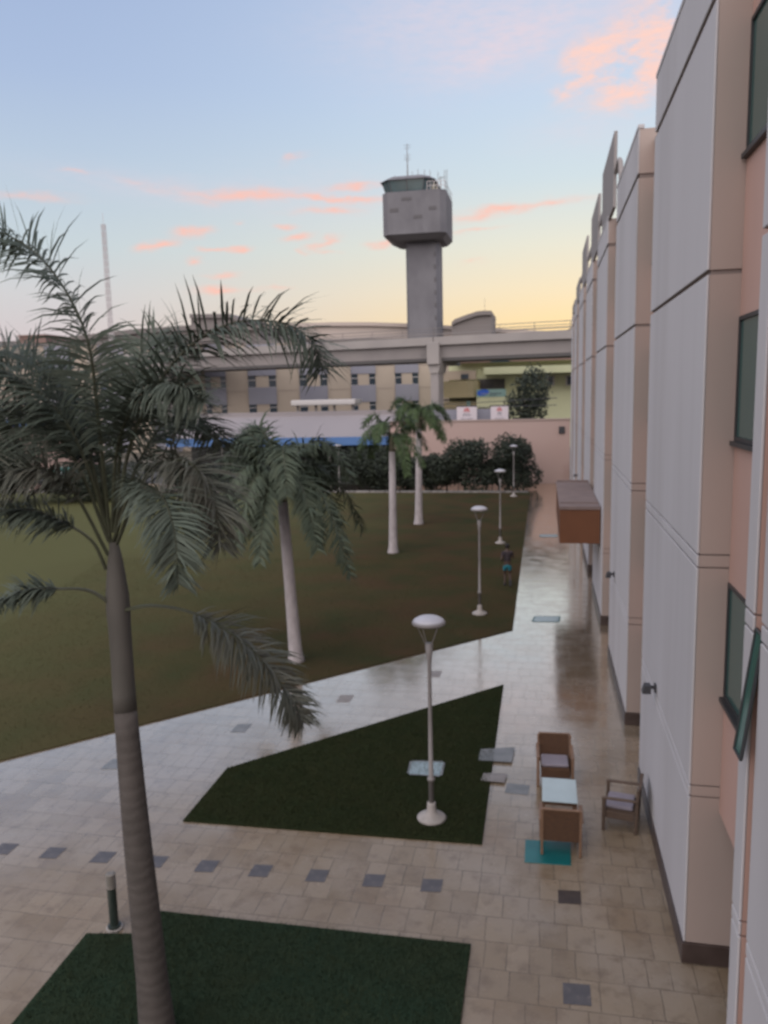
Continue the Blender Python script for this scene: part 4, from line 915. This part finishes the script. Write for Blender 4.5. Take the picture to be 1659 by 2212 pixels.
for (x, y0, y1) in ((856, 392, 379), (893, 386, 374), (905, 386, 369), (919, 392, 372), (931, 420, 373), (948, 420, 378), (962, 420, 376), (967, 420, 375)):
    m = MB(); m.tube([(ox(x, y1), -2, tz(y0)), (ox(x, y1), -2, tz(y1))], .09, 5); m.build('aerial', MT['rail'], tw)
m = MB(); m.tube([(ox(950, 390), -2, tz(393)), (ox(963, 390), -2, tz(390))], .12, 5); m.tube([(ox(953, 390), -2, tz(428)), (ox(953, 390), -2, tz(388))], .1, 5); m.build('dish_aerial', MT['rail'], tw)

# lattice mast at left
mp = at(239, 705, 180); mt = at(244, 482, 180)
ms = thing('lattice_mast', 'pale slender lattice mast rising behind the big palm', 'mast', (mp.x, 180, 0))
m = MB(); H = mt.z; wd = .48
for sx, sy in ((-1, -1), (1, -1), (1, 1), (-1, 1)): m.tube([(sx*wd, sy*wd, 0), (sx*wd*.75, sy*wd*.75, H)], .07, 5)
nz_ = 30
for i in range(nz_):
    z0, z1 = H*i/nz_, H*(i+1)/nz_; w0, w1 = wd*(1-.25*i/nz_), wd*(1-.25*(i+1)/nz_)
    for a, b in (((-1, -1), (1, -1)), ((1, -1), (1, 1)), ((1, 1), (-1, 1)), ((-1, 1), (-1, -1))):
        m.tube([(a[0]*w0, a[1]*w0, z0), (b[0]*w1, b[1]*w1, z1)], .045, 4); m.tube([(b[0]*w0, b[1]*w0, z0), (a[0]*w1, a[1]*w1, z1)], .045, 4)
m.build('lattice', MT['mast'], ms)
m = MB(); m.tube([(0, 0, H), (0, 0, H+2.5)], .05, 5); m.build('aerial', MT['mast'], ms)

# ------------------------------------------------------------------ runner
def skin_obj(name, verts, edges, radii, m, parent, root=0, sub=2):
    me = bpy.data.meshes.new(name); me.from_pydata(verts, edges, []); o = bpy.data.objects.new(name, me); COL.objects.link(o); o.parent = parent
    sk = o.modifiers.new('skin', 'SKIN'); sk.use_smooth_shade = True
    if not me.skin_vertices: me.skin_vertices.new()
    for i, r in enumerate(radii):
        v = me.skin_vertices[0].data[i]; v.radius = (r, r) if not isinstance(r, tuple) else r; v.use_root = (i == root)
    ss = o.modifiers.new('sub', 'SUBSURF'); ss.levels = sub; ss.render_levels = sub
    me.materials.append(m); return o
pp = gz(1096, 1266)
per = thing('person', 'person in dark shirt and turquoise shorts running along the lawn beside the walk', 'person', (pp.x, pp.y, .035), R_(6))
V = [(0, 0, .90), (0, .02, 1.08), (0, .06, 1.30), (0, .07, 1.42), (0, .09, 1.50), (0, .12, 1.58), (0, .125, 1.67)]          # pelvis..head top (runs away from us, +y)
E = [(i, i+1) for i in range(6)]; RR = [.115, .11, .125, .085, .05, .088, .075]
def limb(start, pts, rad):
    p = start
    for q, r in zip(pts, rad): V.append(q); RR.append(r); E.append((p, len(V)-1)); p = len(V)-1
    return p
l = limb(0, [(-.09, 0, .84), (-.10, .10, .48), (-.10, -.02, .10), (-.10, .02, .045), (-.10, .16, .03)], [.09, .062, .042, .04, .03])
r = limb(0, [(.09, 0, .84), (.10, .06, .47), (.10, -.30, .30), (.10, -.36, .28), (.10, -.38, .16)], [.09, .062, .045, .04, .03])
for s, sh_, el_, ha in ((-1, 3, (-.26, -.14, 1.12), (-.20, .08, 1.02)), (1, 3, (.26, .12, 1.12), (.20, .30, 1.22))):
    e = limb(sh_, [(s*.16, .05, 1.39), el_, ha], [.055, .042, .03])
    hv = Vector(ha); d = (hv-Vector(el_)).normalized(); side = d.cross(Vector((0, 0, 1))).normalized()
    pm = limb(e, [tuple(hv+d*.05)], [.034])
    for j, (off, ln) in enumerate(((-.032, .06), (-.011, .075), (.011, .07), (.032, .055))):
        b = hv+d*.085+side*off; limb(pm, [tuple(b), tuple(b+d*ln*.6+Vector((0, 0, -.012)))], [.0095, .008])
    limb(pm, [tuple(hv+d*.045+side*s*-.05), tuple(hv+d*.085+side*s*-.062)], [.011, .009])
skin_obj('body', V, E, RR, MT['skin'], per)
sv = [(0, .01, .96), (0, .03, 1.12), (0, .065, 1.30), (0, .072, 1.41), (-.17, .045, 1.385), (-.225, -.06, 1.22), (.17, .055, 1.385), (.225, .085, 1.22)]
skin_obj('shirt', sv, [(0, 1), (1, 2), (2, 3), (3, 4), (4, 5), (3, 6), (6, 7)], [(.165, .13), (.16, .13), (.18, .14), .11, .075, .062, .075, .062], MT['shirt'], per)
skin_obj('shorts', [(0, 0, .97), (0, 0, .90), (-.09, .01, .84), (-.10, .07, .60), (.09, .01, .84), (.10, .04, .60)], [(0, 1), (1, 2), (2, 3), (1, 4), (4, 5)], [(.16, .13), .14, .115, .09, .115, .09], MT['shorts'], per)
m = MB(); m.lathe([(.06, 1.56), (.088, 1.60), (.098, 1.65), (.085, 1.715), (.05, 1.75), (.01, 1.757)], 14, (0, .105, 0)); m.build('hair', MT['hair'], per, smooth=True)
for s in (-1, 1):
    m = MB(); m.lathe([(.012, -.03), (.018, 0), (.01, .03)], 8, (s*.09, .12, 1.61)); m.build('ear', MT['skin'], per, smooth=True)
    m = MB(); m.lathe([(.004, -.01), (.012, 0), (.004, .01)], 8, (s*.033, .20, 1.63)); m.build('eye', MT['hair'], per, smooth=True)
m = MB(); m.prism([(.195, 1.62), (.195, 1.575), (.232, 1.578)], -.014, .014, 'x'); m.build('nose', MT['skin'], per)
m = MB(); m.box(-.025, .025, .195, .208, 1.545, 1.553); m.build('mouth', MT['brownblock'], per)
for (x, y, z, tl) in ((-.10, .06, 0, 0), (.10, -.40, .16, 1)):
    m = MB()
    if not tl: m.prism([(-.10, 0), (.19, 0), (.19, .04), (.10, .09), (-.06, .11), (-.10, .08)], -.05, .05, 'x')
    else: m.prism([(.06, .16), (-.02, .17), (-.06, -.08), (0, -.10), (.04, -.02)], -.05, .05, 'x')
    o = m.build('shoe', MT['shoe'], per, bevel=.015); o.location = (x, y, z)
